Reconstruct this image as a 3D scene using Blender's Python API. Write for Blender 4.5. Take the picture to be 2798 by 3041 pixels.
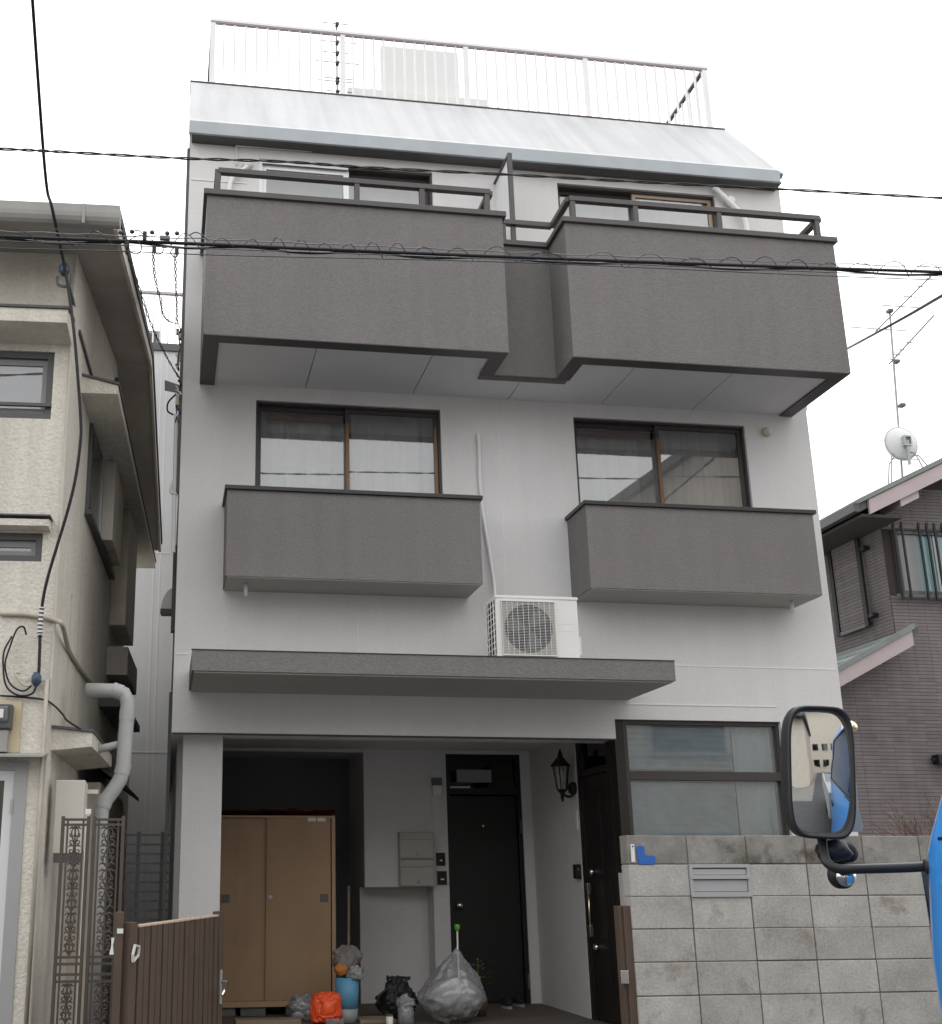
import bpy, bmesh, math, random
from mathutils import Vector, Matrix
random.seed(7)
S = bpy.context.scene
for o in list(bpy.data.objects): bpy.data.objects.remove(o)
C = S.collection

# ------------------------------------------------------------ camera
W0, H0 = 2798.0, 3041.0                 # the photograph's own pixels
YAW, PIT, ROL = math.radians(7.9), math.radians(15.14), math.radians(-0.17)
FPX, PPX, PPY = 3371.0, 959.0, 1708.0   # focal length and principal point (the photo is a crop)
EYE = Vector((0, 0, 1.38))
_f = Vector((math.sin(YAW)*math.cos(PIT), math.cos(YAW)*math.cos(PIT), math.sin(PIT)))
_r = Vector((math.cos(YAW), -math.sin(YAW), 0)); _u = _r.cross(_f)
RIGHT = math.cos(ROL)*_r + math.sin(ROL)*_u
UP = -math.sin(ROL)*_r + math.cos(ROL)*_u
cam = bpy.data.cameras.new('camera'); camo = bpy.data.objects.new('camera', cam); C.objects.link(camo)
M = Matrix((RIGHT, UP, -_f)).transposed().to_4x4(); M.translation = EYE
camo.matrix_world = M
cam.sensor_fit = 'HORIZONTAL'; cam.sensor_width = 36; cam.lens = FPX/W0*36
cam.shift_x = (W0/2-PPX)/W0; cam.shift_y = (PPY-H0/2)/W0
cam.clip_start = 0.05; cam.clip_end = 1000
S.camera = camo
S.cycles.diffuse_bounces = 3; S.cycles.glossy_bounces = 3; S.cycles.transparent_max_bounces = 12; S.cycles.max_bounces = 8
S.render.resolution_x, S.render.resolution_y = 942, 1024

# ------------------------------------------------------------ sky, sun, exposure (overcast)
SUN_EL, SUN_AZ = math.radians(60), math.radians(15)   # high, slightly behind the house
wd = bpy.data.worlds.new('World'); S.world = wd; wd.use_nodes = True
nt = wd.node_tree; bg = nt.nodes['Background']
sky = nt.nodes.new('ShaderNodeTexSky'); sky.sky_type = 'NISHITA'; sky.sun_disc = False
sky.sun_elevation = SUN_EL; sky.sun_rotation = SUN_AZ
sky.dust_density = 8.0; sky.air_density = 1.0; sky.ozone_density = 1.0; sky.altitude = 20
hs = nt.nodes.new('ShaderNodeHueSaturation'); hs.inputs['Saturation'].default_value = 0.10
nt.links.new(sky.outputs[0], hs.inputs['Color'])
# an even cloud layer over the clear-sky gradient
ov = nt.nodes.new('ShaderNodeMix'); ov.data_type = 'RGBA'; ov.inputs['Factor'].default_value = 0.90
ov.inputs[7].default_value = (3.3, 3.33, 3.38, 1)
nt.links.new(hs.outputs[0], ov.inputs[6]); nt.links.new(ov.outputs[2], bg.inputs['Color'])
bg.inputs['Strength'].default_value = 0.15
sl = bpy.data.lights.new('sun', 'SUN'); sl.energy = 0.5; sl.angle = math.radians(50); sl.color = (1, .985, .96)
so = bpy.data.objects.new('sun', sl); C.objects.link(so)
_sd = Vector((math.sin(SUN_AZ)*math.cos(SUN_EL), math.cos(SUN_AZ)*math.cos(SUN_EL), math.sin(SUN_EL)))
so.rotation_euler = _sd.to_track_quat('Z', 'Y').to_euler(); so.location = (0, -10, 30)
S.view_settings.view_transform = 'Standard'; S.view_settings.look = 'None'
S.view_settings.exposure = 1.90; S.view_settings.gamma = 1.0; S.view_settings.use_curve_mapping = False

# ------------------------------------------------------------ pixel -> place
def ray(px, py):
    v = RIGHT*((px-PPX)/FPX) - UP*((py-PPY)/FPX) + _f
    return v
def at(px, py, Y):      # on the vertical plane y = Y
    v = ray(px, py); return EYE + v*(Y/v.y)
def atx(px, py, X):     # on the vertical plane x = X
    v = ray(px, py); return EYE + v*(X/v.x)
def atz(px, py, Z):     # on the level z = Z
    v = ray(px, py); return EYE + v*((Z-EYE.z)/v.z)
class Frame:            # a turned ground frame: u along the front, v to the back
    def __init__(s, ox, oy, deg):
        a = math.radians(deg); s.rz = a; s.o = Vector((ox, oy, 0))
        s.ex = Vector((math.cos(a), math.sin(a), 0)); s.ey = Vector((-math.sin(a), math.cos(a), 0))
    def loc(s, p): q = p-s.o; return Vector((q.dot(s.ex), q.dot(s.ey), q.z))
    def V(s, px, py, v):
        r = ray(px, py); t = (v-(EYE-s.o).dot(s.ey))/r.dot(s.ey); return s.loc(EYE+r*t)
    def U(s, px, py, u):
        r = ray(px, py); t = (u-(EYE-s.o).dot(s.ex))/r.dot(s.ex); return s.loc(EYE+r*t)

# ------------------------------------------------------------ materials
MATS = {}
def mat(name, col, rough=0.7, bump=0.0, bscale=80, var=0.0, vscale=3.0, metal=0.0, spec=0.4, rnd=0.0,
        streak=0.0, smap=(9, 9, .35), dirt=None, bdist=0.004, coat=0.0, fine=0.0):
    m = bpy.data.materials.new(name); m.use_nodes = True; MATS[name] = m
    n, l = m.node_tree.nodes, m.node_tree.links; b = n['Principled BSDF']
    b.inputs['Roughness'].default_value = rough; b.inputs['Metallic'].default_value = metal
    b.inputs['Specular IOR Level'].default_value = spec; b.inputs['Coat Weight'].default_value = coat
    b.inputs['Base Color'].default_value = (*col, 1)
    geo = n.new('ShaderNodeNewGeometry'); cur = None
    def base():
        nonlocal cur
        if cur is None:
            rgb = n.new('ShaderNodeRGB'); rgb.outputs[0].default_value = (*col, 1); cur = rgb.outputs[0]
        return cur
    def scale_by(fac_out, lo, hi, a=0.3, c=0.7):
        nonlocal cur
        mr = n.new('ShaderNodeMapRange'); mr.inputs['From Min'].default_value = a; mr.inputs['From Max'].default_value = c
        mr.inputs['To Min'].default_value = lo; mr.inputs['To Max'].default_value = hi
        l.new(fac_out, mr.inputs['Value'])
        mx = n.new('ShaderNodeVectorMath'); mx.operation = 'SCALE'
        l.new(base(), mx.inputs[0]); l.new(mr.outputs[0], mx.inputs['Scale']); cur = mx.outputs[0]
    if var:
        t = n.new('ShaderNodeTexNoise'); t.inputs['Scale'].default_value = vscale; t.inputs['Detail'].default_value = 6
        t.inputs['Roughness'].default_value = .62
        l.new(geo.outputs['Position'], t.inputs['Vector']); scale_by(t.outputs['Fac'], 1-var, 1+var)
    if fine:
        t = n.new('ShaderNodeTexNoise'); t.inputs['Scale'].default_value = bscale*.8; t.inputs['Detail'].default_value = 3
        l.new(geo.outputs['Position'], t.inputs['Vector']); scale_by(t.outputs['Fac'], 1-fine, 1+fine)
    if streak:   # rain streaks: noise stretched along z
        mp = n.new('ShaderNodeMapping'); mp.inputs['Scale'].default_value = smap
        t = n.new('ShaderNodeTexNoise'); t.inputs['Scale'].default_value = 1.0; t.inputs['Detail'].default_value = 5
        l.new(geo.outputs['Position'], mp.inputs[0]); l.new(mp.outputs[0], t.inputs['Vector'])
        scale_by(t.outputs['Fac'], 1-streak, 1+streak*.4)
    if rnd:
        oi = n.new('ShaderNodeObjectInfo'); scale_by(oi.outputs['Random'], 1-rnd, 1+rnd, 0, 1)
    if dirt:     # (colour, noise scale, threshold, softness)
        dc, ds, th, sf = dirt
        t = n.new('ShaderNodeTexNoise'); t.inputs['Scale'].default_value = ds; t.inputs['Detail'].default_value = 7
        t.inputs['Roughness'].default_value = .65
        l.new(geo.outputs['Position'], t.inputs['Vector'])
        mr = n.new('ShaderNodeMapRange'); mr.inputs['From Min'].default_value = th; mr.inputs['From Max'].default_value = th+sf
        l.new(t.outputs['Fac'], mr.inputs['Value'])
        mx = n.new('ShaderNodeMix'); mx.data_type = 'RGBA'
        l.new(mr.outputs[0], mx.inputs['Factor']); l.new(base(), mx.inputs[6]); mx.inputs[7].default_value = (*dc, 1); cur = mx.outputs[2]
    if cur is not None: l.new(cur, b.inputs['Base Color'])
    if bump:
        t = n.new('ShaderNodeTexNoise'); t.inputs['Scale'].default_value = bscale; t.inputs['Detail'].default_value = 4
        t.inputs['Roughness'].default_value = .55
        l.new(geo.outputs['Position'], t.inputs['Vector'])
        bp = n.new('ShaderNodeBump'); bp.inputs['Strength'].default_value = bump; bp.inputs['Distance'].default_value = bdist
        l.new(t.outputs['Fac'], bp.inputs['Height']); l.new(bp.outputs[0], b.inputs['Normal'])
    return m
def glass(name, tint, refl=0.12, rough=0.0, opaque=0.0):
    """a thin pane: see-through with a mirror layer"""
    m = bpy.data.materials.new(name); m.use_nodes = True; MATS[name] = m
    n, l = m.node_tree.nodes, m.node_tree.links; n.remove(n['Principled BSDF'])
    tr = n.new('ShaderNodeBsdfTransparent'); tr.inputs[0].default_value = (*tint, 1)
    gl = n.new('ShaderNodeBsdfGlossy'); gl.inputs['Roughness'].default_value = rough
    lw = n.new('ShaderNodeFresnel'); lw.inputs['IOR'].default_value = 1.5
    ad = n.new('ShaderNodeMath'); ad.operation = 'ADD'; ad.inputs[1].default_value = refl; ad.use_clamp = True
    l.new(lw.outputs[0], ad.inputs[0])
    mx = n.new('ShaderNodeMixShader'); l.new(ad.outputs[0], mx.inputs[0]); l.new(tr.outputs[0], mx.inputs[1]); l.new(gl.outputs[0], mx.inputs[2])
    out = mx
    if opaque:
        df = n.new('ShaderNodeBsdfDiffuse'); df.inputs[0].default_value = (*tint, 1)
        m2 = n.new('ShaderNodeMixShader'); m2.inputs[0].default_value = opaque
        l.new(mx.outputs[0], m2.inputs[1]); l.new(df.outputs[0], m2.inputs[2]); out = m2
    l.new(out.outputs[0], n['Material Output'].inputs[0])
    return m

mat('wall_paint', (.66, .647, .638), .8, .35, 55, .04, 1.1, streak=.028, fine=.035)
mat('niche_grey', (.17, .17, .175), .8, .2, 55, .06, 1.5)  # darker grey for the niche back and left porch wall
mat('soffit_paint', (.74, .73, .725), .8, .1, 60, .03, 2)
mat('balcony_paint', (.182, .171, .164), .75, .85, 62, .045, 1.4, streak=.055, fine=.09, bdist=.008)
mat('coping_metal', (.085, .078, .074), .45, .05, 30, .08, 4)
mat('coping_dark', (.035, .033, .032), .4, .05, 30, .08, 4)
mat('mansard_paint', (.362, .37, .377), .6, .2, 9, .06, 1.1, streak=.17, smap=(7, .5, .5), bdist=.01)
mat('fascia_paint', (.40, .43, .445), .6, .2, 20, .08, 3)
mat('white_rail', (.78, .77, .77), .5, 0, 10, .05, 3)
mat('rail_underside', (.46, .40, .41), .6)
mat('white_plastic', (.74, .73, .70), .5, 0, 10, .03, 4)
mat('ac_grille', (.42, .40, .36), .5)
mat('black', (.012, .012, .012), .6)
mat('dark_fan', (.02, .02, .022), .5)
mat('window_dark', (.05, .045, .043), .4)
mat('bronze_frame', (.17, .10, .055), .4, metal=.5)
mat('silver_frame', (.75, .75, .76), .35, metal=.2)
mat('door_brown', (.016, .012, .010), .45, .1, 30)
mat('door_black', (.011, .010, .0095), .5, .1, 40)
mat('chrome', (.8, .79, .77), .18, metal=1)
mat('brass', (.7, .6, .45), .25, metal=1)
mat('curtain', (.70, .70, .69), .9, 0, 10, .06, 5)
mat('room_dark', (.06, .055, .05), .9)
mat('film', (.33, .36, .37), .35, .5, 9, .25, 4.0)
mat('canopy_soffit', (.40, .385, .36), .8, .1, 60, .03, 2)
mat('cabinet_paint', (.37, .24, .135), .5, .06, 5, .10, 2.2, streak=.08, dirt=((.25, .16, .09), 5, .66, .1))
mat('tan_frame', (.36, .28, .21), .5)
mat('cabinet_frame', (.44, .29, .17), .5)
mat('grey_plastic', (.12, .12, .12), .5)
mat('red_cloth', (.22, .025, .02), .8, .4, 30)
mat('orange_bag', (.85, .10, .025), .34, .5, 22, .12, 10, bdist=.012)
mat('blue_bin', (.11, .30, .46), .4)
mat('bin_white', (.30, .31, .30), .6, 0, 10, .15, 12)
mat('cloth_grey', (.20, .175, .155), .9, .3, 30, .15, 9)
mat('orange_rag', (.48, .18, .04), .9)
mat('black_bag', (.018, .018, .02), .55, .4, 18)
mat('green', (.10, .42, .03), .5)
mat('leaf', (.10, .14, .03), .6)
mat('metal_box', (.44, .42, .38), .4, 0, 10, .04, 4)
mat('porch_floor', (.12, .10, .085), .75, .3, 60, .18, 3, dirt=((.06, .05, .045), 5, .62, .1))
mat('asphalt', (.05, .05, .052), .9, .6, 90, .15, 3)
mat('concrete', (.15, .145, .138), .85, .3, 50, .12, 3)
mat('plank_wood', (.25, .19, .13), .8, .2, 25, .2, 6)
mat('block_face', (.41, .392, .36), .9, .6, 75, .20, 3.4, rnd=.09, fine=.13, dirt=((.20, .17, .125), 3.1, .56, .16))
mat('block_top', (.27, .255, .23), .9, .55, 75, .25, 5.5, rnd=.10, fine=.08, dirt=((.09, .08, .06), 3.0, .54, .13))
mat('mortar', (.15, .135, .115), .95, .3, 60, .2, 8)
mat('vent_metal', (.45, .45, .45), .45, metal=.3)
mat('blue_tape', (.03, .13, .46), .6, .3, 30)
mat('gate_brown', (.098, .068, .049), .5, .05, 20, .10, 5)
mat('gate_cap', (.60, .46, .34), .6)
mat('gate_hook', (.55, .53, .48), .4)
mat('iron_brown', (.085, .068, .055), .5, .1, 40, .1, 8)
mat('cream_stucco', (.70, .66, .575), .9, .9, 40, .06, 1.4, streak=.10, fine=.07, dirt=((.52, .43, .32), 1.6, .64, .25), bdist=.014)
mat('cream_trim', (.60, .56, .48), .85, .5, 36, .12, 2.2, streak=.15)
mat('soffit_brown', (.43, .395, .345), .85, .15, 20, .12, 2)
mat('gutter_grey', (.33, .32, .30), .5, .05, 10, .1, 3)
mat('roof_dark', (.05, .052, .057), .7, .2, 30)
mat('flashing', (.10, .10, .105), .6)
mat('alu_grey', (.42, .42, .42), .4, metal=.3)
mat('frame_dark', (.09, .09, .09), .45)
mat('shutter_grey', (.27, .27, .27), .6)
mat('pvc_grey', (.42, .42, .41), .45, 0, 10, .06, 6)
mat('pipe_cream', (.45, .41, .34), .6, 0, 10, .15, 6)
mat('box_beige', (.57, .55, .49), .5)
mat('meter_board', (.60, .50, .33), .6)
mat('cable_black', (.014, .014, .017), .5)
mat('cable_grey', (.16, .16, .17), .6)
mat('insulator', (.05, .075, .12), .35)
mat('insul_cream', (.55, .50, .38), .5)
mat('back_wall', (.60, .595, .59), .8, .1, 40, .03, 2)
mat('tile_mauve', (.172, .152, .15), .8, .3, 60, .12, 2.2, rnd=.10, streak=.10)
mat('tile_joint', (.055, .045, .044), .9)
mat('fascia_pink', (.46, .385, .385), .6, .05, 10, .05, 3)
mat('roof_tile', (.20, .225, .215), .7, .2, 20, .12, 4)
mat('antenna_metal', (.33, .29, .29), .5, metal=.3)
mat('dish_grey', (.66, .67, .65), .5)
mat('twig', (.16, .09, .07), .9)
mat('mirror_shell', (.022, .022, .024), .42, .1, 90)
mat('mirror_glass', (.82, .84, .84), .03, metal=1)
mat('truck_blue', (.045, .28, .74), .3, 0, 10, .08, 6, coat=.6, streak=.08)
mat('truck_grey', (.30, .31, .32), .5, .1, 20, .12, 4)
mat('truck_black', (.015, .015, .016), .5)
mat('tyre', (.02, .02, .02), .85)
mat('seat_pale', (.40, .50, .46), .7)
mat('lamp_white', (.75, .75, .72), .3)
mat('house_beige', (.42, .38, .33), .85, .3, 30, .08, 2)
glass('pane', (.90, .90, .90), .085)
glass('pane_dark', (.35, .37, .37), .05)
glass('pane_frost', (.85, .9, .92), .06, .03, .06)
glass('pane_blue', (.35, .55, .57), .06, .03, .5)
glass('clear_bag', (.88, .89, .90), .05, .10, .20)
mat('rubbish', (.42, .41, .40), .9, .2, 20, .1, 6)
glass('lantern_glass', (.8, .82, .8), .08, .05, .2)
glass('windscreen', (.55, .62, .60), .05)

# ------------------------------------------------------------ mesh helpers
class MB:
    def __init__(s): s.v = []; s.f = []
    def add(s, vs, fs):
        k = len(s.v); s.v += [tuple(p) for p in vs]; s.f += [tuple(i+k for i in f) for f in fs]; return s
    def box(s, x0, x1, y0, y1, z0, z1):
        return s.add([(x0,y0,z0),(x1,y0,z0),(x1,y1,z0),(x0,y1,z0),(x0,y0,z1),(x1,y0,z1),(x1,y1,z1),(x0,y1,z1)],
                     [(0,3,2,1),(4,5,6,7),(0,1,5,4),(1,2,6,5),(2,3,7,6),(3,0,4,7)])
    def prism(s, poly, axis, a, b):
        """poly: 2-D outline in the two other axes (x: yz, y: xz, z: xy), extruded a..b"""
        n = len(poly)
        def p(q, t): return (t, q[0], q[1]) if axis == 'x' else ((q[0], t, q[1]) if axis == 'y' else (q[0], q[1], t))
        vs = [p(q, a) for q in poly]+[p(q, b) for q in poly]
        fs = [tuple(range(n)), tuple(range(2*n-1, n-1, -1))]+[(i, i+n, (i+1) % n+n, (i+1) % n) for i in range(n)]
        return s.add(vs, fs)
    def tube(s, pts, r, n=8, cap=True):
        pts = [Vector(p) for p in pts]; rs = r if isinstance(r, (list, tuple)) else [r]*len(pts)
        rings = []; up = Vector((0, 0, 1)); prev = None
        for i, p in enumerate(pts):
            t = (pts[min(i+1, len(pts)-1)]-pts[max(i-1, 0)])
            if t.length < 1e-9: t = Vector((0, 0, 1))
            t.normalize()
            if prev is None:
                a = t.cross(up) if abs(t.dot(up)) < .95 else t.cross(Vector((1, 0, 0)))
            else: a = prev-t*prev.dot(t)
            if a.length < 1e-6: a = t.cross(Vector((.3, .7, .1)))
            a.normalize(); prev = a; b = t.cross(a)
            rings.append([p+(a*math.cos(2*math.pi*k/n)+b*math.sin(2*math.pi*k/n))*rs[i] for k in range(n)])
        vs = [q for R in rings for q in R]; fs = []
        for i in range(len(rings)-1):
            for k in range(n):
                fs.append((i*n+k, i*n+(k+1) % n, (i+1)*n+(k+1) % n, (i+1)*n+k))
        if cap: fs += [tuple(range(n-1, -1, -1)), tuple((len(rings)-1)*n+k for k in range(n))]
        return s.add(vs, fs)
    def bar(s, p, q, w, h=None):
        """square bar from p to q"""
        p, q = Vector(p), Vector(q); h = h or w; t = (q-p).normalized()
        a = t.cross(Vector((0, 0, 1)))
        if a.length < 1e-3: a = Vector((1, 0, 0))
        a.normalize(); b = a.cross(t); a = a*w/2; b = b*h/2
        vs = [p-a-b, p+a-b, p+a+b, p-a+b, q-a-b, q+a-b, q+a+b, q-a+b]
        return s.add(vs, [(0,3,2,1),(4,5,6,7),(0,1,5,4),(1,2,6,5),(2,3,7,6),(3,0,4,7)])
    def lathe(s, prof, c, n=20, axis='z'):
        vs = []; c = Vector(c)
        for r, h in prof:
            for k in range(n):
                a = 2*math.pi*k/n; x, y = r*math.cos(a), r*math.sin(a)
                d = (x, y, h) if axis == 'z' else ((x, h, y) if axis == 'y' else (h, x, y))
                vs.append(c+Vector(d))
        m = len(prof)
        fs = [(i*n+k, i*n+(k+1) % n, (i+1)*n+(k+1) % n, (i+1)*n+k) for i in range(m-1) for k in range(n)]
        fs += [tuple(range(n-1, -1, -1)), tuple((m-1)*n+k for k in range(n))]
        return s.add(vs, fs)
    def sheet(s, fn, nu, nv):
        vs = [fn(i/nu, j/nv) for j in range(nv+1) for i in range(nu+1)]
        fs = [(j*(nu+1)+i, j*(nu+1)+i+1, (j+1)*(nu+1)+i+1, (j+1)*(nu+1)+i) for j in range(nv) for i in range(nu)]
        return s.add(vs, fs)
    def wall(s, x0, x1, z0, z1, holes, y0, y1):
        """upright slab y0..y1 with rectangular openings (x0,x1,z0,z1)"""
        xs = sorted({x0, x1, *[h[0] for h in holes], *[h[1] for h in holes]}); zs = sorted({z0, z1, *[h[2] for h in holes], *[h[3] for h in holes]})
        xs = [x for x in xs if x0 <= x <= x1]; zs = [z for z in zs if z0 <= z <= z1]
        def solid(i, j):
            if i < 0 or j < 0 or i >= len(xs)-1 or j >= len(zs)-1: return False
            cx, cz = (xs[i]+xs[i+1])/2, (zs[j]+zs[j+1])/2
            return not any(h[0] < cx < h[1] and h[2] < cz < h[3] for h in holes)
        for i in range(len(xs)-1):
            for j in range(len(zs)-1):
                if not solid(i, j): continue
                a, b, c, d = xs[i], xs[i+1], zs[j], zs[j+1]
                s.add([(a,y0,c),(b,y0,c),(b,y0,d),(a,y0,d),(a,y1,c),(b,y1,c),(b,y1,d),(a,y1,d)], [(0,1,2,3),(7,6,5,4)])
                if not solid(i-1, j): s.add([(a,y0,c),(a,y0,d),(a,y1,d),(a,y1,c)], [(0,1,2,3)])
                if not solid(i+1, j): s.add([(b,y0,c),(b,y1,c),(b,y1,d),(b,y0,d)], [(0,1,2,3)])
                if not solid(i, j-1): s.add([(a,y0,c),(a,y1,c),(b,y1,c),(b,y0,c)], [(0,1,2,3)])
                if not solid(i, j+1): s.add([(a,y0,d),(b,y0,d),(b,y1,d),(a,y1,d)], [(0,1,2,3)])
        return s
def org(p):
    """world origin of an object, whose parents are only ever moved or turned about z"""
    return p
def obj(name, mb, m, parent=None, bevel=0.0, smooth=False, world=True, base=None):
    """ONE mesh object. Vertices come in world (or the thing's own turned) coordinates; base is the thing's origin."""
    me = bpy.data.meshes.new(name)
    b = base if base is not None else (parent.get('_b') if parent is not None and parent.get('_b') is not None else (0, 0, 0))
    me.from_pydata([(v[0]-b[0], v[1]-b[1], v[2]-b[2]) for v in mb.v], [], mb.f)
    bm = bmesh.new(); bm.from_mesh(me)
    if smooth or bevel: bmesh.ops.remove_doubles(bm, verts=bm.verts, dist=1e-5)
    bmesh.ops.recalc_face_normals(bm, faces=bm.faces)
    if bevel: bmesh.ops.bevel(bm, geom=[e for e in bm.edges if e.calc_face_angle(0) > .6], offset=bevel, segments=2, affect='EDGES', profile=.6)
    bm.to_mesh(me); bm.free()
    if smooth:
        for p in me.polygons: p.use_smooth = True
    me.materials.append(MATS[m])
    o = bpy.data.objects.new(name, me); C.objects.link(o)
    if parent is not None: o.parent = parent
    return o
def part(name, mb, m, parent, bevel=0.0, smooth=False):
    o = obj(name, mb, m, parent, bevel, smooth, base=BASE[root_of(parent).name])
    return o
BASE = {}
def root_of(o):
    while o.parent is not None: o = o.parent
    return o
def thing(name, label, cat, loc=(0, 0, 0), group=None, rz=0.0):
    """an Empty at the thing's base; with rz its parts are given in its own turned frame (u, v, z)"""
    e = bpy.data.objects.new(name, None); C.objects.link(e); e.location = loc; e.rotation_euler[2] = rz
    e.empty_display_size = .2
    e['label'] = label; e['category'] = cat
    if group: e['group'] = group
    BASE[e.name] = (0, 0, 0) if rz else tuple(loc)
    return e
def solo(name, mb, m, label, cat, loc=None, bevel=0.0, smooth=False, group=None):
    """a thing that is a single mesh"""
    if loc is None:
        xs = list(zip(*mb.v)); loc = ((min(xs[0])+max(xs[0]))/2, (min(xs[1])+max(xs[1]))/2, min(xs[2]))
    o = obj(name, mb, m, None, bevel, smooth, base=loc); o.location = loc
    o['label'] = label; o['category'] = cat
    if group: o['group'] = group
    return o
def structure(name, mb, m):
    o = obj(name, mb, m); o['kind'] = 'structure'; return o
def arc(c, r, a0, a1, n, plane='xz'):
    out = []
    for i in range(n+1):
        a = math.radians(a0+(a1-a0)*i/n); p, q = r*math.cos(a), r*math.sin(a)
        out.append(Vector(c)+(Vector((p, 0, q)) if plane == 'xz' else (Vector((p, q, 0)) if plane == 'xy' else Vector((0, p, q)))))
    return out
def smoothpath(pts, n=8):
    """Catmull-Rom through points"""
    P = [Vector(p) for p in pts]; P = [P[0]*2-P[1]]+P+[P[-1]*2-P[-2]]; out = []
    for i in range(1, len(P)-2):
        for k in range(n):
            t = k/n; a, b, c, d = P[i-1], P[i], P[i+1], P[i+2]
            out.append(.5*((2*b)+(c-a)*t+(2*a-5*b+4*c-d)*t*t+(3*b-a-3*c+d)*t**3))
    out.append(P[-2]); return out
# ============================================================ ground
structure('ground', MB().add([(-400,-400,-.01),(400,-400,-.01),(400,400,-.01),(-400,400,-.01)], [(0,1,2,3)]), 'concrete')
structure('road', MB().add([(-120,-2.2,0),(120,-2.2,0),(120,6.75,0),(-120,6.75,0)], [(0,1,2,3)]), 'asphalt')
structure('side_street', MB().add([(1.6,-60,-.005),(7.4,-60,-.005),(7.4,-2.2,-.005),(1.6,-2.2,-.005)], [(0,1,2,3)]), 'asphalt')

# ============================================================ the three storey house
D = 9.5                       # front wall plane
XL, XR = .05, 6.07
H = thing('apartment_house', 'three storey light grey house with dark grey balconies and white railed roof', 'house', (3.06, D, 0))
ZB = 2.583                    # underside of the beam over the porch
XB = 3.9                      # right end of the porch opening
win2 = [(.713, 2.42, 4.05, 5.60), (3.70, 5.41, 4.05, 5.60)]
win3 = [(.711, 2.415, 6.2, 8.115), (3.69, 5.355, 6.2, 8.115)]
win1 = (3.985, 5.45, 1.45, 2.755)
part('front_wall', MB().wall(XL, XR, ZB, 8.5, win2+win3+[(XB, win1[1], ZB, 2.755)], D, D+.16), 'wall_paint', H)
part('front_wall', MB().wall(XB, XR, 0, ZB, [(XB, win1[1], 1.45, ZB)], D, D+.16), 'wall_paint', H)
part('side_wall', MB().box(XL, XL+.16, D+.16, 16, ZB, 8.5), 'wall_paint', H)
part('side_wall', MB().box(XL+.06, XL+.22, D+.75, 16, 0, ZB), 'wall_paint', H)
part('side_wall', MB().box(XR-.16, XR, D+.16, 16, 0, 8.5), 'wall_paint', H)
part('rear_wall', MB().box(XL, XR, 16, 16.15, 0, 8.5), 'wall_paint', H)
part('upper_floor', MB().box(XL+.16, XR-.16, D+.16, 16, 2.8, 2.95), 'soffit_paint', H)
part('upper_floor', MB().box(XL+.16, XR-.16, D+.16, 16, 5.75, 5.9), 'soffit_paint', H)
# joints in the front wall, thin raised beads and one groove line
def strip(x0, x1, z0, z1, pr=.004, m='soffit_paint'): part('wall_bead', MB().box(x0, x1, D-pr, D+.002, z0, z1), m, H)
strip(4.12, XR-.03, 3.238, 3.252); strip(XL+.01, .17, 3.238, 3.252); strip(4.0, 5.42, 2.885, 2.897, .006)
strip(5.55, XR-.01, 2.70, 2.712, .006)
strip(2.96, 2.967, 3.12, 5.70, .003); strip(4.62, 4.627, 3.12, 3.60, .003); strip(1.62, 1.627, 3.12, 3.60, .003)
strip(XL+.02, .6, 7.82, 7.835, .006)
# porch: column, beam, ceiling, walls
ZF = .18
part('column', MB().box(.15, .485, D+.20, D+.55, 0, ZB+.06), 'wall_paint', H, .008)
part('beam', MB().box(XL+.165, XB+.1, D+.161, D+.36, ZB, 2.80), 'wall_paint', H)
part('beam_edge', MB().box(XL+.01, XB-.01, D-.003, D+.03, ZB-.014, ZB-.001), 'coping_dark', H)
YB, YN, YR = 11.9, 12.85, 12.19
xj = at(1081, 2500, YB).x; xr = at(1284, 2500, YB).x; zbx = at(1180, 2635, YB-.02).z
part('porch_ceiling', MB().box(XL+.165, XB, D+.361, YN, 2.735, 2.80), 'soffit_paint', H)
part('porch_wall', MB().box(XL+.22, xj, YN, YN+.12, ZF-.1, 2.735), 'niche_grey', H)
part('niche_lintel', MB().box(XL+.22, xj, YB, YB+.14, 2.705, 2.735), 'wall_paint', H)
part('porch_wall', MB().box(xj, xr, YR, YN, ZF-.1, zbx), 'wall_paint', H)
part('pipe_chase', MB().box(xj, xr+.002, YB-.02, YN, zbx, 2.735), 'wall_paint', H, .006)
d1 = (2.965, 3.785, ZF, 2.70)
part('porch_wall', MB().wall(xr, 3.89, ZF-.1, 2.735, [(d1[0], d1[1], ZF-.1, d1[3])], YB, YB+.29), 'wall_paint', H)
part('porch_wall', MB().box(3.89, 4.02, 10.50, YB+.29, ZF-.1, 2.735), 'wall_paint', H)
part('porch_wall', MB().box(XL+.22, XL+.3, D+.75, YN, ZF-.1, 2.735), 'niche_grey', H)
part('porch_floor', MB().box(XL+.1, 4.6, D+.1, YN+.1, 0, ZF), 'porch_floor', H, .01)
part('porch_step', MB().box(.6, 3.8, D-.5, D+.1, 0, .09), 'concrete', H, .01)
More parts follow.
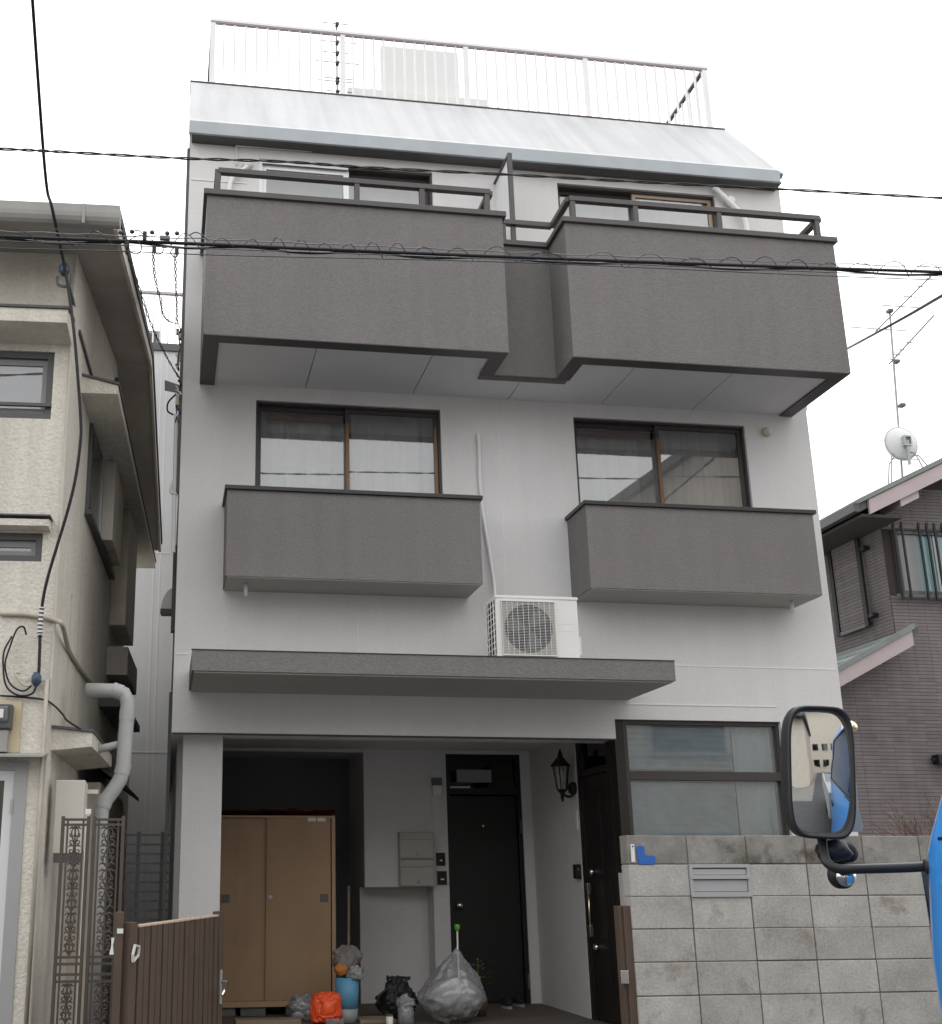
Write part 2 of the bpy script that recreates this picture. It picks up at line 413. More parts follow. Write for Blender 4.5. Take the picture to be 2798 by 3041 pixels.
# back door
dr = part('door', MB().box(d1[0]+.05, d1[1]-.05, YB+.06, YB+.10, ZF+.01, 2.26), 'door_black', H, .004)
part('door_frame', MB().wall(d1[0], d1[1], ZF, d1[3], [(d1[0]+.045, d1[1]-.045, ZF, 2.28), (d1[0]+.045, d1[1]-.045, 2.34, d1[3]-.06)], YB+.02, YB+.14), 'door_black', H)
part('transom_pane', MB().box(d1[0]+.05, d1[1]-.05, YB+.07, YB+.078, 2.345, d1[3]-.065), 'pane_dark', H)
k = at(1366, 2689, YB)
part('knob', MB().lathe([(.012, .07), (.012, .02), (.034, .012), (.036, -.012), (.02, -.03), (0.001, -.033)], (k.x, YB+.0, k.z), 16, 'y'), 'chrome', dr, smooth=True)
part('peephole', MB().lathe([(.012, 0), (.012, -.008), (.004, -.01)], (at(1440, 2452, YB).x, YB+.06, at(1440, 2452, YB).z), 12, 'y'), 'brass', dr)
for yy in (2455, 2915):
    h = at(1549+(yy-2455)*.05, yy, YB); part('hinge', MB().box(h.x-.008, h.x+.008, YB+.005, YB+.06, h.z-.07, h.z+.07), 'grey_plastic', dr)
part('transom_panel', MB().box(at(1361, 2300, YB).x, at(1464, 2300, YB).x, YB+.062, YB+.069, at(1400, 2322, YB).z, at(1400, 2284, YB).z), 'shutter_grey', dr)  # lighter grey rectangle just in front of the transom pane
# side door, in the wall that faces left at the porch's right
XD = 3.89
sd = part('side_door', MB().box(XD+.03, XD+.08, D+.26, 10.42, ZF+.01, 2.33), 'door_brown', H, .004)
for a, b in ((9.83, 9.98), (10.02, 10.30)):
    part('door_panel', MB().box(XD+.02, XD+.031, a, b, .45, 2.15), 'door_black', sd, .004)
part('side_door_frame', MB().box(XD+.005, XD+.10, 10.42, 10.50, ZF-.1, 2.735), 'door_brown', H)
part('side_door_frame', MB().box(XD+.005, XD+.10, D+.17, D+.26, ZF-.1, 2.735), 'door_brown', H)
part('side_door_frame', MB().box(XD+.005, XD+.10, D+.26, 10.42, 2.33, 2.39), 'door_brown', H)
part('side_door_frame', MB().box(XD+.005, XD+.10, D+.26, 10.42, 2.67, 2.735), 'door_brown', H)
part('transom_pane', MB().box(XD+.05, XD+.056, D+.26, 10.42, 2.39, 2.67), 'pane_dark', H)
def side(px, py): return atx(px, py, XD)
hb, ht = side(1768, 2765), side(1762, 2640)
hx = XD-.045; hy = (hb.y+ht.y)/2
part('pull_handle', MB().tube([(hx, hy, hb.z), (hx, hy, ht.z)], .012, 10), 'brass', sd, smooth=True)
for q in (hb, ht): part('handle_mount', MB().box(hx-.016, hx+.016, hy-.022, hy+.022, q.z-.05, q.z+.05), 'chrome', sd, .004)
for px, py in ((1757, 2590), (1770, 2813)):
    q = side(px, py); part('lock_cylinder', MB().lathe([(.03, .03), (.03, -.012), (.022, -.022), (.001, -.024)], (XD, hy, q.z), 16, 'x'), 'chrome', sd, smooth=True)
part('corner_post', MB().box(XB+.001, 3.985, D+.03, D+.26, 0, 2.754), 'door_brown', H)
# front window by the block wall: two rows of frosted panes
w = part('front_window', MB().wall(win1[0], win1[1], win1[2], win1[3], [(4.02, 5.42, 2.31, 2.72), (4.02, 5.42, 1.50, 2.235)], D+.04, D+.11), 'window_dark', H)
for a, b in ((2.31, 2.72), (1.50, 2.235)):
    part('pane', MB().box(4.02, 5.42, D+.075, D+.081, a, b), 'pane_frost', w)
    # wrinkled privacy film behind the glass
    def film(u, v, a=a, b=b):
        x = 4.03+u*.98; z = a+.02+v*(b-a-.04)
        return (x, D+.098+.006*math.sin(x*23+z*9)*math.sin(z*41+x*5)+.004*math.sin(z*120+x*3), z)
    f_ = part('privacy_film', MB().sheet(film, 40, 36), 'film', w, smooth=True)
    part('blind', MB().sheet(lambda u, v, a=a, b=b: (5.05+u*.36, D+.15+.008*math.sin(u*30), a+v*(b-a)), 30, 2), 'curtain', w, smooth=True)
part('room_back', MB().box(4.03, 5.9, D+.9, D+.95, .5, 2.8), 'room_dark', H)

# sliding windows
def curtain(x0, x1, y, z0, z1, parent, amp=.018, n=9, seed=0):
    rnd = random.Random(seed); ph = [rnd.uniform(0, 6.3) for _ in range(3)]
    def fn(u, v):
        x = x0+u*(x1-x0)
        return (x, y+amp*math.sin(u*n*6.28+ph[0]+.3*math.sin(v*3))+amp*.6*math.sin(u*n*2.3*6.28+ph[1]), z0+v*(z1-z0))
    part('curtain', MB().sheet(fn, 90, 4), 'curtain', parent, smooth=True)
def sliding(holes, kind, seed, curtains=True):
    x0, x1, z0, z1 = holes; xm = (x0+x1)/2; y = D+.055
    fr = {'bronze': ('window_dark', 'bronze_frame'), 'silver': ('window_dark', 'silver_frame'), 'tan': ('window_dark', 'tan_frame')}[kind]
    t = .020
    w = part('window', MB().wall(x0, x1, z0, z1, [(x0+t, x1-t, z0+t, z1-t)], D+.03, D+.15), fr[0], H)
    if kind == 'silver':
        part('frame_face', MB().box(x0, x0+t+.012, D+.022, D+.0295, z0, z1), 'silver_frame', w)
        part('frame_face', MB().box(x0+t+.013, xm+.02, D+.022, D+.0295, z1-t-.012, z1), 'silver_frame', w)
    # rear (left) sash and front (right) sash
    for i, (a, b, yy) in enumerate(((x0+t, xm+.03, y if kind == 'silver' else y+.045), (xm-.03, x1-t, y+.045 if kind == 'silver' else y))):
        if kind == 'silver': sm = fr[1] if i == 0 else fr[0]
        elif kind == 'tan': sm = fr[0] if i == 0 else fr[1]
        else: sm = fr[0]
        sw = .055 if (kind == 'silver' and i == 0) else .036
        s_ = part('sash', MB().wall(a, b, z0+t, z1-t, [(a+sw, b-sw, z0+t+sw, z1-t-sw)], yy, yy+.03), sm, w)
        part('pane', MB().box(a+sw, b-sw, yy+.012, yy+.017, z0+t+sw, z1-t-sw), 'pane', w)
    if kind == 'bronze':   # lit aluminium stiles
        part('stile_face', MB().box(xm-.026, xm+.004, y-.004, y-.0005, z0+t, z1-t-.14), 'bronze_frame', w)
        if x0 < 1: part('stile_face', MB().box(x1-t-.036, x1-t-.008, y-.004, y-.0005, z0+t, z1-t-.14), 'bronze_frame', w)
        part('crescent_lock', MB().tube(arc((xm+.05, y+.02, 4.92), .022, -80, 100, 8), .006, 6), 'white_plastic', w)
        part('curtain_rail', MB().box(x0+.1, xm, D+.17, D+.2, z1-.11, z1-.05), 'bronze_frame', w)
    if kind == 'bronze': curtain(x0-.1, x1+.1, D+.27, z0, z1+.12, w, seed=seed)
    else: curtain(x0-.1, x1+.1, D+.30, z0, z1+.15, w, amp=.008, n=5, seed=seed)
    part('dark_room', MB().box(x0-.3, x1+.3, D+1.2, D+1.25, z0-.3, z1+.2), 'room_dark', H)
sliding(win2[0], 'bronze', 1); sliding(win2[1], 'bronze', 2)
sliding(win3[0], 'silver', 3); sliding(win3[1], 'tan', 4)

# third floor balcony: two boxes joined by a set-back piece
YF, YM, Z0, Z1, T = 8.52, 8.96, 5.725, 7.02, .12
BX = [(.20, 2.785), (3.355, 5.915)]
bal = part('balcony', MB().prism([(BX[0][0], D), (BX[0][0], YF), (BX[0][1], YF), (BX[0][1], YM), (BX[1][0], YM), (BX[1][0], YF), (BX[1][1], YF), (BX[1][1], D),
        (BX[1][1]-T, D), (BX[1][1]-T, YF+T), (BX[1][0]+T, YF+T), (BX[1][0]+T, YM+T), (BX[0][1]-T, YM+T), (BX[0][1]-T, YF+T), (BX[0][0]+T, YF+T), (BX[0][0]+T, D)], 'z', Z0, Z1), 'balcony_paint', H)
# soffit panels a little above the rim, with open joints
xs_ = [.32, 1.16, 2.16, 3.07, 3.98, 4.89, 5.795]
for i in range(6):
    a, b = xs_[i]+.004, xs_[i+1]-.004
    yf = YF+T
    if a > 2.6 and b < 3.5 or i == 2 or i == 3:
        # panels beside the set-back part
        pts = {2: [(a, D), (a, yf), (2.665, yf), (2.665, YM+T), (b, YM+T), (b, D)], 3: [(a, D), (a, YM+T), (3.475, YM+T), (3.475, yf), (b, yf), (b, D)]}[i]
    else: pts = [(a, D), (a, yf), (b, yf), (b, D)]
    part('soffit_panel', MB().prism(pts, 'z', Z0+.012, Z0+.05), 'soffit_paint', bal)
part('balcony_slab', MB().prism([(.321, D-.001), (.321, YF+T+.001), (2.664, YF+T+.001), (2.664, YM+T+.001), (3.476, YM+T+.001), (3.476, YF+T+.001), (5.794, YF+T+.001), (5.794, D-.001)], 'z', Z0+.052, Z0+.16), 'soffit_paint', bal)
# rim band on the underside
part('rim', MB().prism([(BX[0][0]+.002, D-.002), (BX[0][0]+.002, YF+.002), (BX[0][1]-.002, YF+.002), (BX[0][1]-.002, YM+.002), (BX[1][0]+.002, YM+.002), (BX[1][0]+.002, YF+.002), (BX[1][1]-.002, YF+.002), (BX[1][1]-.002, D-.002),
        (BX[1][1]-T-.012, D-.002), (BX[1][1]-T-.012, YF+T+.012), (BX[1][0]+T+.012, YF+T+.012), (BX[1][0]+T+.012, YM+.03), (BX[0][1]-T-.012, YM+.03), (BX[0][1]-T-.012, YF+T+.012), (BX[0][0]+T+.012, YF+T+.012), (BX[0][0]+T+.012, D-.002)], 'z', Z0-.006, Z0-.0005), 'coping_metal', bal)
def coping_run(x0, x1, y0, y1, z, m, parent, h=.05): return part('coping', MB().box(x0, x1, y0, y1, z, z+h), m, parent, .004)
o_ = .03
for (a, b) in BX:
    coping_run(a-o_, b+o_, YF-o_, YF+T+.02, Z1, 'coping_metal', bal)
coping_run(BX[0][0]-o_, BX[0][0]+T, YF+T+.02, D, Z1+.001, 'coping_metal', bal)
coping_run(BX[1][1]-T, BX[1][1]+o_, YF+T+.02, D, Z1+.001, 'coping_metal', bal)
coping_run(BX[0][1]-T, BX[0][1]+o_, YF+T+.02, YM-.03, Z1+.001, 'coping_metal', bal)
coping_run(BX[1][0]-o_, BX[1][0]+T, YF+T+.02, YM-.03, Z1+.001, 'coping_metal', bal)
coping_run(BX[0][1]-T, BX[1][0]+T, YM-.03, YM+T+.02, Z1+.002, 'coping_metal', bal)
# handrails
ZR = at(642, 508, YF+.06).z
def rail(pts, parent, posts, w=.05, m='coping_metal', z=ZR):
    pts = [Vector((p[0], p[1], z)) for p in pts]
    for p, q in zip(pts, pts[1:]):
        part('handrail', MB().bar(p, q, .055, .045), m, parent)
    for x, y in posts: part('rail_post', MB().box(x-.022, x+.022, y-.022, y+.022, Z1+.05, z-.02), m, parent)
yr_ = YF+.06
rail([(.29, D), (.29, yr_), (2.70, yr_), (2.70, YM+.06), (3.42, YM+.06)], bal, [(.29, yr_), (1.5, yr_), (2.08, yr_), (2.67, yr_), (2.95, YM+.06)])
rail([(3.43, YM+.06), (3.43, yr_), (5.84, yr_), (5.84, D)], bal, [(3.46, yr_), (4.05, yr_), (4.85, yr_), (5.81, yr_)])
# partition screen between the two flats
ps = part('partition_screen', MB().prism([(YM+.1, Z1+.05), (YM+.1, at(1525, 462, YM+.1).z-.02), (D, at(1525, 462, YM+.1).z-.02), (D, Z1+.05)], 'x', 3.052, 3.06), 'soffit_paint', H)
zt = at(1525, 462, YM+.1).z
part('screen_frame', MB().box(3.035, 3.075, YM+.06, YM+.1, Z1+.05, zt), 'coping_metal', ps)
part('screen_frame', MB().box(3.035, 3.075, YM+.1, D, zt-.025, zt), 'coping_metal', ps)

# second floor planter boxes
PY = 9.03
for x0, x1 in ((.447, 2.622), (3.577, 5.708)):
    pb = part('planter_box', MB().prism([(x0, D), (x0, PY), (x1, PY), (x1, D), (x1-.09, D), (x1-.09, PY+.09), (x0+.09, PY+.09), (x0+.09, D)], 'z', 3.815, 4.565), 'balcony_paint', H)
    part('planter_bottom', MB().box(x0+.01, x1-.01, PY+.01, D-.001, 3.806, 3.8145), 'canopy_soffit', pb)
    part('planter_floor', MB().box(x0+.091, x1-.091, PY+.091, D-.001, 3.83, 3.93), 'concrete', pb)
    for a, b, c, d in ((x0-.022, x1+.025, PY-.025, PY+.10), (x0-.022, x0+.10, PY+.101, D), (x1-.10, x1+.025, PY+.101, D)):
        coping_run(a, b, c, d, 4.566, 'coping_dark', pb, .035)
    px = x0+.18 if x0 < 1 else x1-.18
    part('drain_spout', MB().tube([(px, PY+.2, 3.80), (px, PY+.2, 3.70)], .016, 10), 'soffit_paint', pb, smooth=True)
# canopy over the porch
CY = 8.56
cn = part('canopy', MB().box(.18, 4.052, CY, D-.001, 2.935, 3.095), 'balcony_paint', H)
part('canopy_soffit', MB().box(.20, 4.03, CY+.02, D-.001, 2.922, 2.9345), 'canopy_soffit', cn)
part('canopy_flashing', MB().box(.175, 4.056, CY-.006, CY+.03, 3.0955, 3.102), 'coping_dark', cn)

# mansard roof edge
YFa = 9.36
zf0, zf1 = 8.225, 8.35
prof = [(YFa, zf0), (YFa-.012, zf0+.03), (YFa-.012, zf1-.02), (YFa+.02, zf1+.03), (YFa+.10, zf1+.11), (10.32, 9.555), (10.36, 9.585), (10.56, 9.60), (10.56, 9.3), (10.2, 9.2), (9.6, 8.45), (9.6, zf0+.14), (D-.001, zf0+.14)]
rf = part('roof_slope', MB().prism(prof[2:11]+[(9.6, 8.36), (YFa+.03, 8.30)], 'x', .035, 6.05), 'mansard_paint', H, .01)
part('fascia', MB().prism([(YFa-.018, zf1+.012), (YFa-.018, zf0), (YFa+.005, zf0-.004), (YFa+.005, zf1+.012)], 'x', .03, 6.0), 'fascia_paint', rf, .006)
part('eave_soffit', MB().prism([(YFa+.006, zf0), (YFa+.006, zf0+.02), (D, zf0+.02), (D, zf0-.002)], 'x', .06, 6.02), 'coping_metal', rf)
part('gable_end', MB().prism([(D-.1, 8.36), (9.6, 8.5), (10.36, 9.57), (16.1, 9.57), (16.1, 8.36)], 'x', XR-.03, XR), 'mansard_paint', rf)
part('gable_end', MB().prism([(D-.1, 8.36), (9.6, 8.5), (10.36, 9.57), (16.1, 9.57), (16.1, 8.36)], 'x', XL-.006, XL+.02), 'mansard_paint', rf)
part('flat_roof', MB().box(XL+.02, XR-.03, 10.57, 16.1, 9.2, 9.35), 'concrete', rf)
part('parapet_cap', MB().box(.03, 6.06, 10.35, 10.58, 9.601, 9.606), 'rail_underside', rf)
# roof railing
YRL = 10.45
a0 = at(619, 60, YRL); xr1 = at(2092, 230, YRL).x; xl1 = at(630, 200, YRL).x; ztop = at(1350, 128, YRL).z
rr = part('roof_railing', MB().box(xl1-.03, xr1+.04, YRL-.028, YRL+.028, ztop-.035, ztop), 'white_rail', H, .004)
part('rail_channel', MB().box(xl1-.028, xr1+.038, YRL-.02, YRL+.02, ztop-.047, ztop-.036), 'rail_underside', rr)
posts = [xl1, at(1009, 95, YRL).x+.03, at(1377, 150, YRL).x+.02, at(1733, 200, YRL).x+.02, xr1]
for i, x in enumerate(posts):
    part('post', MB().box(x-.028, x+.028, YRL-.02, YRL+.02, 9.61, ztop-.05), 'white_rail', rr)
    if i < 4:
        for k in range(1, 12):
            xx = x+(posts[i+1]-x)*k/12
            part('baluster', MB().box(xx-.011, xx+.011, YRL-.009, YRL+.009, 9.61, ztop-.05), 'white_rail', rr)
for x in (posts[0], posts[-1]):
    part('side_rail', MB().box(x-.028, x+.028, YRL+.03, 15.5, ztop-.035, ztop), 'white_rail', rr)
    part('side_rail_channel', MB().box(x-.02, x+.02, YRL+.03, 15.5, ztop-.052, ztop-.036), 'flashing', rr)
    for k in range(1, 27):
        y = YRL+k*.19; part('baluster', MB().box(x-.011, x+.011, y-.009, y+.009, 9.35, ztop-.05), 'white_rail', rr)
# small fittings on the front
q = at(1503*1.5141, 848*1.5141, D)
part('vent_cap', MB().lathe([(.047, 0), (.047, -.025), (.035, -.04), (.001, -.045)], (q.x, D, q.z), 20, 'y'), 'insul_cream', H, smooth=True)
def fpts(lst, y): return [at(a, b, y) for a, b in lst]
part('conduit', MB().tube(fpts([(702, 490), (702, 434)], D-.015)+fpts([(702, 432), (1100, 462), (1480, 492)], D-.015), .010, 6), 'wall_paint', H)
part('drain_hose', MB().tube(smoothpath(fpts([(735, 495), (720, 505), (690, 530), (680, 570)], D-.05)+[at(678, 600, D-.05)]), .022, 8), 'white_plastic', H, smooth=True)
part('pipe_cover', MB().lathe([(.05, 0), (.05, -.04), (.02, -.06)], tuple(at(735, 492, D)), 14, 'y'), 'wall_paint', H, smooth=True)
part('drain_hose', MB().tube(smoothpath(fpts([(2120, 555), (2150, 585), (2168, 602), (2195, 630), (2215, 665), (2222, 720)], D-.06)), .028, 8), 'white_plastic', H, smooth=True)
part('pipe_cover', MB().lathe([(.05, 0), (.05, -.05), (.03, -.06)], tuple(at(2165, 602, D)), 14, 'y'), 'white_plastic', H, smooth=True)
# rainwater pipe at the right corner
dp = [at(2444, 1165, D+.5), at(2447, 1218, D+.5), at(2405, 1272, D+.5)]
dp = [Vector((XR+.30, D+.5, dp[0].z+.6)), Vector((XR+.30, D+.5, dp[1].z)), Vector((XR+.06, D+.5, dp[2].z-.05)), Vector((XR+.06, D+.5, 0))]
part('rain_pipe', MB().tube(dp, .035, 10), 'soffit_paint', H, smooth=True)
for z in (4.85, 3.35, 2.2): part('pipe_clip', MB().box(XR-.02, XR+.03, D+.08, D+.10, z, z+.015), 'white_plastic', H)
# things fixed on the left flank
part('flank_pipe', MB().box(XL-.03, XL-.001, D+.05, D+.09, 4.7, 8.2), 'coping_metal', H)
part('flank_pipe', MB().box(XL-.03, XL-.001, D+.5, D+.54, .0, 3.0), 'flashing', H)
part('flank_window_frame', MB().box(XL-.035, XL-.001, D+.5, D+.6, 3.55, 4.35), 'window_dark', H)
hd = [(XL, at(515, 1750, D+.9).z)]
q0 = at(478, 1812, D+.9); q1 = at(512, 1748, D+.9)
pf = [(q0.x+(XL-q0.x)*(1-math.cos(t)), q0.z+(q1.z-q0.z)*math.sin(t)) for t in [i*math.pi/16 for i in range(9)]]
part('vent_hood', MB().prism(pf+[(XL-.001, q0.z)], 'y', D+.85, D+1.15), 'alu_grey', H)
part('hood_lip', MB().box(q0.x-.006, XL-.001, D+.83, D+.849, q0.z-.05, q0.z), 'window_dark', H)
from mathutils import noise as mnoise
def blob(c, rx, ry, rz, seed, amp=.15, fr=1.6, n=28, m=18, flat=.0, shape=None, ridge=0.0):
    mb = MB(); vs = []; c = Vector(c)
    for j in range(m+1):
        th = math.pi*j/m
        for i in range(n):
            ph = 2*math.pi*i/n; d = Vector((math.sin(th)*math.cos(ph), math.sin(th)*math.sin(ph), -math.cos(th)))
            k = 1+amp*mnoise.noise(d*fr+Vector((seed*3.1, seed*1.7, seed)))+amp*.5*mnoise.noise(d*fr*3+Vector((seed, seed*2.3, 5)))
            if ridge: k -= ridge*abs(mnoise.noise(d*fr*1.7+Vector((seed, 4, seed*.7))))+ridge*.6*abs(mnoise.noise(d*fr*4.1+Vector((2, seed, seed))))
            x, y, z = d.x*rx*k, d.y*ry*k, d.z*rz*k
            if shape: x, y, z = shape(x, y, z)
            z = max(z, -rz*(1-flat))
            vs.append(c+Vector((x, y, z)))
    fs = [(j*n+i, j*n+(i+1) % n, (j+1)*n+(i+1) % n, (j+1)*n+i) for j in range(m) for i in range(n)]
    return mb.add(vs, fs)

# ============================================================ rooftop things
q = [at(1130, 131, 12.2), at(1362, 153, 12.2)]
tk = thing('rooftop_tank', 'pale grey box-shaped tank behind the white roof railing', 'water tank', ((q[0].x+q[1].x)/2, 12.6, 9.35))
part('tank_body', MB().box(q[0].x, q[1].x, 12.2, 13.6, 9.9, (q[0].z+q[1].z)/2), 'dish_grey', tk, .03)
part('tank_base', MB().box(q[0].x-.45, q[1].x+.35, 12.1, 13.7, 9.35, at(1200, 272, 12.1).z), 'dish_grey', tk, .01)
part('tank_rib', MB().box(q[1].x+.02, q[1].x+.10, 12.6, 12.66, 9.9, at(1360, 190, 12.6).z), 'dish_grey', tk)
am = at(1000, 75, 12)
an = thing('roof_antenna', 'thin yagi television antenna on mast beside the rooftop tank', 'antenna', (am.x, 12, 9.35))
part('mast', MB().tube([(am.x, 12, 9.35), (am.x, 12, am.z+.05)], .011, 8), 'frame_dark', an)
for py, w in ((77, 55), (131, 80), (163, 52), (192, 78), (239, 52), (248, 72), (277, 52)):
    z = at(985, py, 12).z; e = w*12/FPX
    part('element', MB().tube([(am.x-e, 11.95, z), (am.x+e, 11.95, z)], .0075, 5), 'antenna_metal', an)
    part('element_clamp', MB().box(am.x-.022, am.x+.022, 11.93, 12.0, z-.011, z+.011), 'flashing', an)

# ============================================================ air conditioner on the canopy
AY = 8.74
x0, x1 = at(1474, 1860, AY).x, at(1719, 1860, AY).x; z0, z1 = 3.125, at(1600, 1772, AY).z
ac = thing('air_conditioner_unit', 'white outdoor air conditioner unit with round fan grille on the canopy', 'air conditioner', ((x0+x1)/2, AY+.13, 3.095))
part('casing', MB().box(x0, x1, AY, AY+.26, z0, z1), 'white_plastic', ac, .012)
part('top_lid', MB().box(x0-.004, x1+.004, AY-.006, AY+.265, z1-.022, z1+.004), 'white_plastic', ac, .006)
gx0, gx1 = x0+.045, x0+.045+(x1-x0)*.645; gz0, gz1 = z0+.025, z1-.05
part('fan_panel', MB().box(gx0, gx1, AY-.006, AY-.001, gz0, gz1), 'ac_grille', ac)
cx, cz, cr = (gx0+gx1)/2, (gz0+gz1)/2, (gz1-gz0)*.45
part('fan_opening', MB().lathe([(cr, 0), (cr, -.003), (.001, -.003)], (cx, AY-.0065, cz), 40, 'y'), 'dark_fan', ac)
fan = MB()
for k in range(3):
    a = k*2.094+.4
    fan.add([(cx, AY-.0105, cz), (cx+cr*.9*math.cos(a), AY-.0105, cz+cr*.9*math.sin(a)), (cx+cr*.95*math.cos(a+.5), AY-.0105, cz+cr*.95*math.sin(a+.5)), (cx+cr*.7*math.cos(a+.9), AY-.0105, cz+cr*.7*math.sin(a+.9))], [(0, 1, 2, 3)])
part('fan_blades', fan, 'grey_plastic', ac)
gr = MB(); nb = 34
for i in range(nb+1):
    z = gz0+(gz1-gz0)*i/nb; gr.box(gx0, gx1, AY-.019, AY-.015, z-.0012, z+.0012)
for i in range(11):
    x = gx0+(gx1-gx0)*i/10; gr.box(x-.0016, x+.0016, AY-.0235, AY-.0195, gz0, gz1)
g_ = part('fan_grille', gr, 'white_plastic', ac); g_['kind'] = 'stuff'
for z in (gz0-.006, gz1): part('grille_bar', MB().box(gx0-.004, gx1+.004, AY-.022, AY-.007, z, z+.009), 'white_plastic', ac)
for z in (.45, .56): part('casing_seam', MB().box(gx1+.03, x1-.012, AY-.0012, AY-.0003, z0+(z1-z0)*z, z0+(z1-z0)*z+.002), 'dish_grey', ac)
part('side_fins', MB().box(x0-.004, x0-.0005, AY+.02, AY+.24, z0+.03, z1-.03), 'dark_fan', ac)
sg = MB()
for i in range(10): z = z0+.03+(z1-z0-.06)*i/9; sg.box(x0-.012, x0-.005, AY+.012, AY+.248, z-.004, z+.004)
for i in range(4): y = AY+.015+.23*i/3; sg.box(x0-.018, x0-.0125, y-.004, y+.004, z0+.025, z1-.025)
s_ = part('side_grille', sg, 'white_plastic', ac); s_['kind'] = 'stuff'
part('valve_cover', MB().box(x1+.001, x1+.03, AY+.04, AY+.2, z0+.04, z0+.20), 'white_plastic', ac, .008)
for x in (x0+.1, x1-.14): part('foot', MB().box(x, x+.05, AY-.01, AY+.27, 3.103, z0), 'alu_grey', ac)
part('refrigerant_line', MB().tube(smoothpath([at(1418, 1293, D-.002), at(1421, 1300, D-.02), at(1424, 1370, D-.02), at(1426, 1440, D-.02), at(1440, 1560, D-.02), at(1455, 1650, D-.04), at(1470, 1770, D-.10), Vector((x0+.03, AY+.30, z1-.15)), Vector((x0+.06, AY+.262, z0+.1))]), .017, 8), 'soffit_paint', ac, smooth=True)

# ============================================================ porch things
qa, qb = at(1181, 2471, YB-.02), at(1283, 2552, YB-.02)
qc = at(1284, 2635, YB-.02)
for i, (za, zb, lab) in enumerate(((qa.z, qb.z, 'upper cream metal mailbox on the wall left of the dark door'), (qb.z, qc.z+.005, 'lower cream metal mailbox on the wall left of the dark door'))):
    mb_ = thing('mailbox', lab, 'mailbox', ((qa.x+qb.x)/2, YB-.1, zb), 'cream mailboxes by the porch door')
    part('box', MB().box(qa.x, qb.x, YB-.12, YB-.021, zb+.004, za-.003), 'metal_box', mb_, .006)
    part('flap', MB().box(qa.x+.01, qb.x-.01, YB-.132, YB-.121, za-.075, za-.012), 'metal_box', mb_, .004)
    part('front_door', MB().box(qa.x+.01, qb.x-.01, YB-.129, YB-.121, zb+.015, za-.082), 'metal_box', mb_, .004)
    part('lock_knob', MB().lathe([(.014, 0), (.014, -.018), (.001, -.02)], ((qa.x+qb.x)/2, YB-.129, zb+.05), 12, 'y'), 'chrome', mb_, smooth=True)
for (a, b, lab) in (((1295, 2533), (1321, 2571), 'upper black intercom button plate between mailboxes and dark door'), ((1298, 2587), (1326, 2627), 'lower black intercom button plate between mailboxes and dark door')):
    p, r = at(*a, YB), at(*b, YB)
    t = thing('intercom', lab, 'intercom', ((p.x+r.x)/2, YB, r.z), 'porch intercoms')
    part('plate', MB().box(p.x, r.x, YB-.03, YB-.001, r.z, p.z), 'black', t, .004)
    part('name_tag', MB().box(p.x+.03, r.x-.03, YB-.033, YB-.0305, r.z+.045, r.z+.06), 'lamp_white', t)
p, r = at(1279, 2288, YB), at(1309, 2368, YB)
t = thing('porch_wall_lamp', 'small box wall lamp with dark band left of the dark door', 'wall lamp', ((p.x+r.x)/2, YB, r.z))
part('back_plate', MB().box(p.x, r.x, YB-.02, YB-.001, r.z, p.z), 'soffit_paint', t)
zm = r.z+(p.z-r.z)*.42
part('lamp_shade', MB().box(p.x+.005, r.x-.005, YB-.08, YB-.021, r.z+.02, zm), 'lamp_white', t, .005)
part('shade_band', MB().box(p.x+.002, r.x-.002, YB-.085, YB-.021, zm+.001, zm+.08), 'grey_plastic', t)
# carriage lantern
XW = 3.89
lc = Vector((3.69, 10.56, 0)); lc.z = at(1668, 2300, 10.56).z; lc.x = at(1667, 2300, 10.56).x
lt = thing('wall_lantern', 'black carriage lantern with glass sides on the right porch wall', 'wall lamp', (lc.x, lc.y, lc.z-.2))
def hexa(prof, c, n=6): return MB().lathe(prof, c, n)
part('roof', hexa([(.105, .075), (.10, .085), (.045, .15), (.03, .165), (.022, .20), (.008, .235), (.001, .245)], lc), 'black', lt)
part('glass', hexa([(.048, -.14), (.075, .07)], lc), 'lantern_glass', lt)
part('bulb', MB().lathe([(.008, -.1), (.02, -.06), (.022, 0), (.014, .03), (.001, .05)], lc, 12), 'lamp_white', lt, smooth=True)
for k in range(6):
    a = k*math.pi/3; part('glazing_bar', MB().bar(lc+Vector((.05*math.cos(a), .05*math.sin(a), -.142)), lc+Vector((.078*math.cos(a), .078*math.sin(a), .075)), .009), 'black', lt)
part('base_cup', hexa([(.055, -.142), (.04, -.16), (.018, -.185), (.018, -.22), (.008, -.255), (.001, -.26)], lc), 'black', lt)
part('arm', MB().tube(smoothpath([lc+Vector((.012, 0, -.19)), lc+Vector((.07, 0, -.21)), lc+Vector((.12, 0, -.17)), (XW-.01, lc.y, lc.z-.14)]), .012, 8), 'black', lt, smooth=True)
part('wall_plate', MB().lathe([(.05, .0), (.06, .03), (.06, .05)], (XW-.052, lc.y, lc.z-.13), 12, 'x'), 'black', lt)
# plates beside the side door
z = side(1722, 2440)
t = solo('name_plate', MB().box(XD-.012, XD-.001, 10.53, 10.57, side(1724, 2463).z, side(1722, 2404).z), 'lamp_white', 'narrow white name plate beside the brown side door', 'name plate')
t = thing('door_intercom', 'black intercom box at the edge of the brown side door', 'intercom', (XD, 10.56, side(1730, 2610).z))
part('box', MB().box(XD-.055, XD-.001, 10.52, 10.60, side(1730, 2610).z, side(1722, 2567).z), 'black', t, .006)
part('lens', MB().box(XD-.04, XD-.02, 10.515, 10.5195, side(1722, 2585).z, side(1722, 2578).z), 'grey_plastic', t)

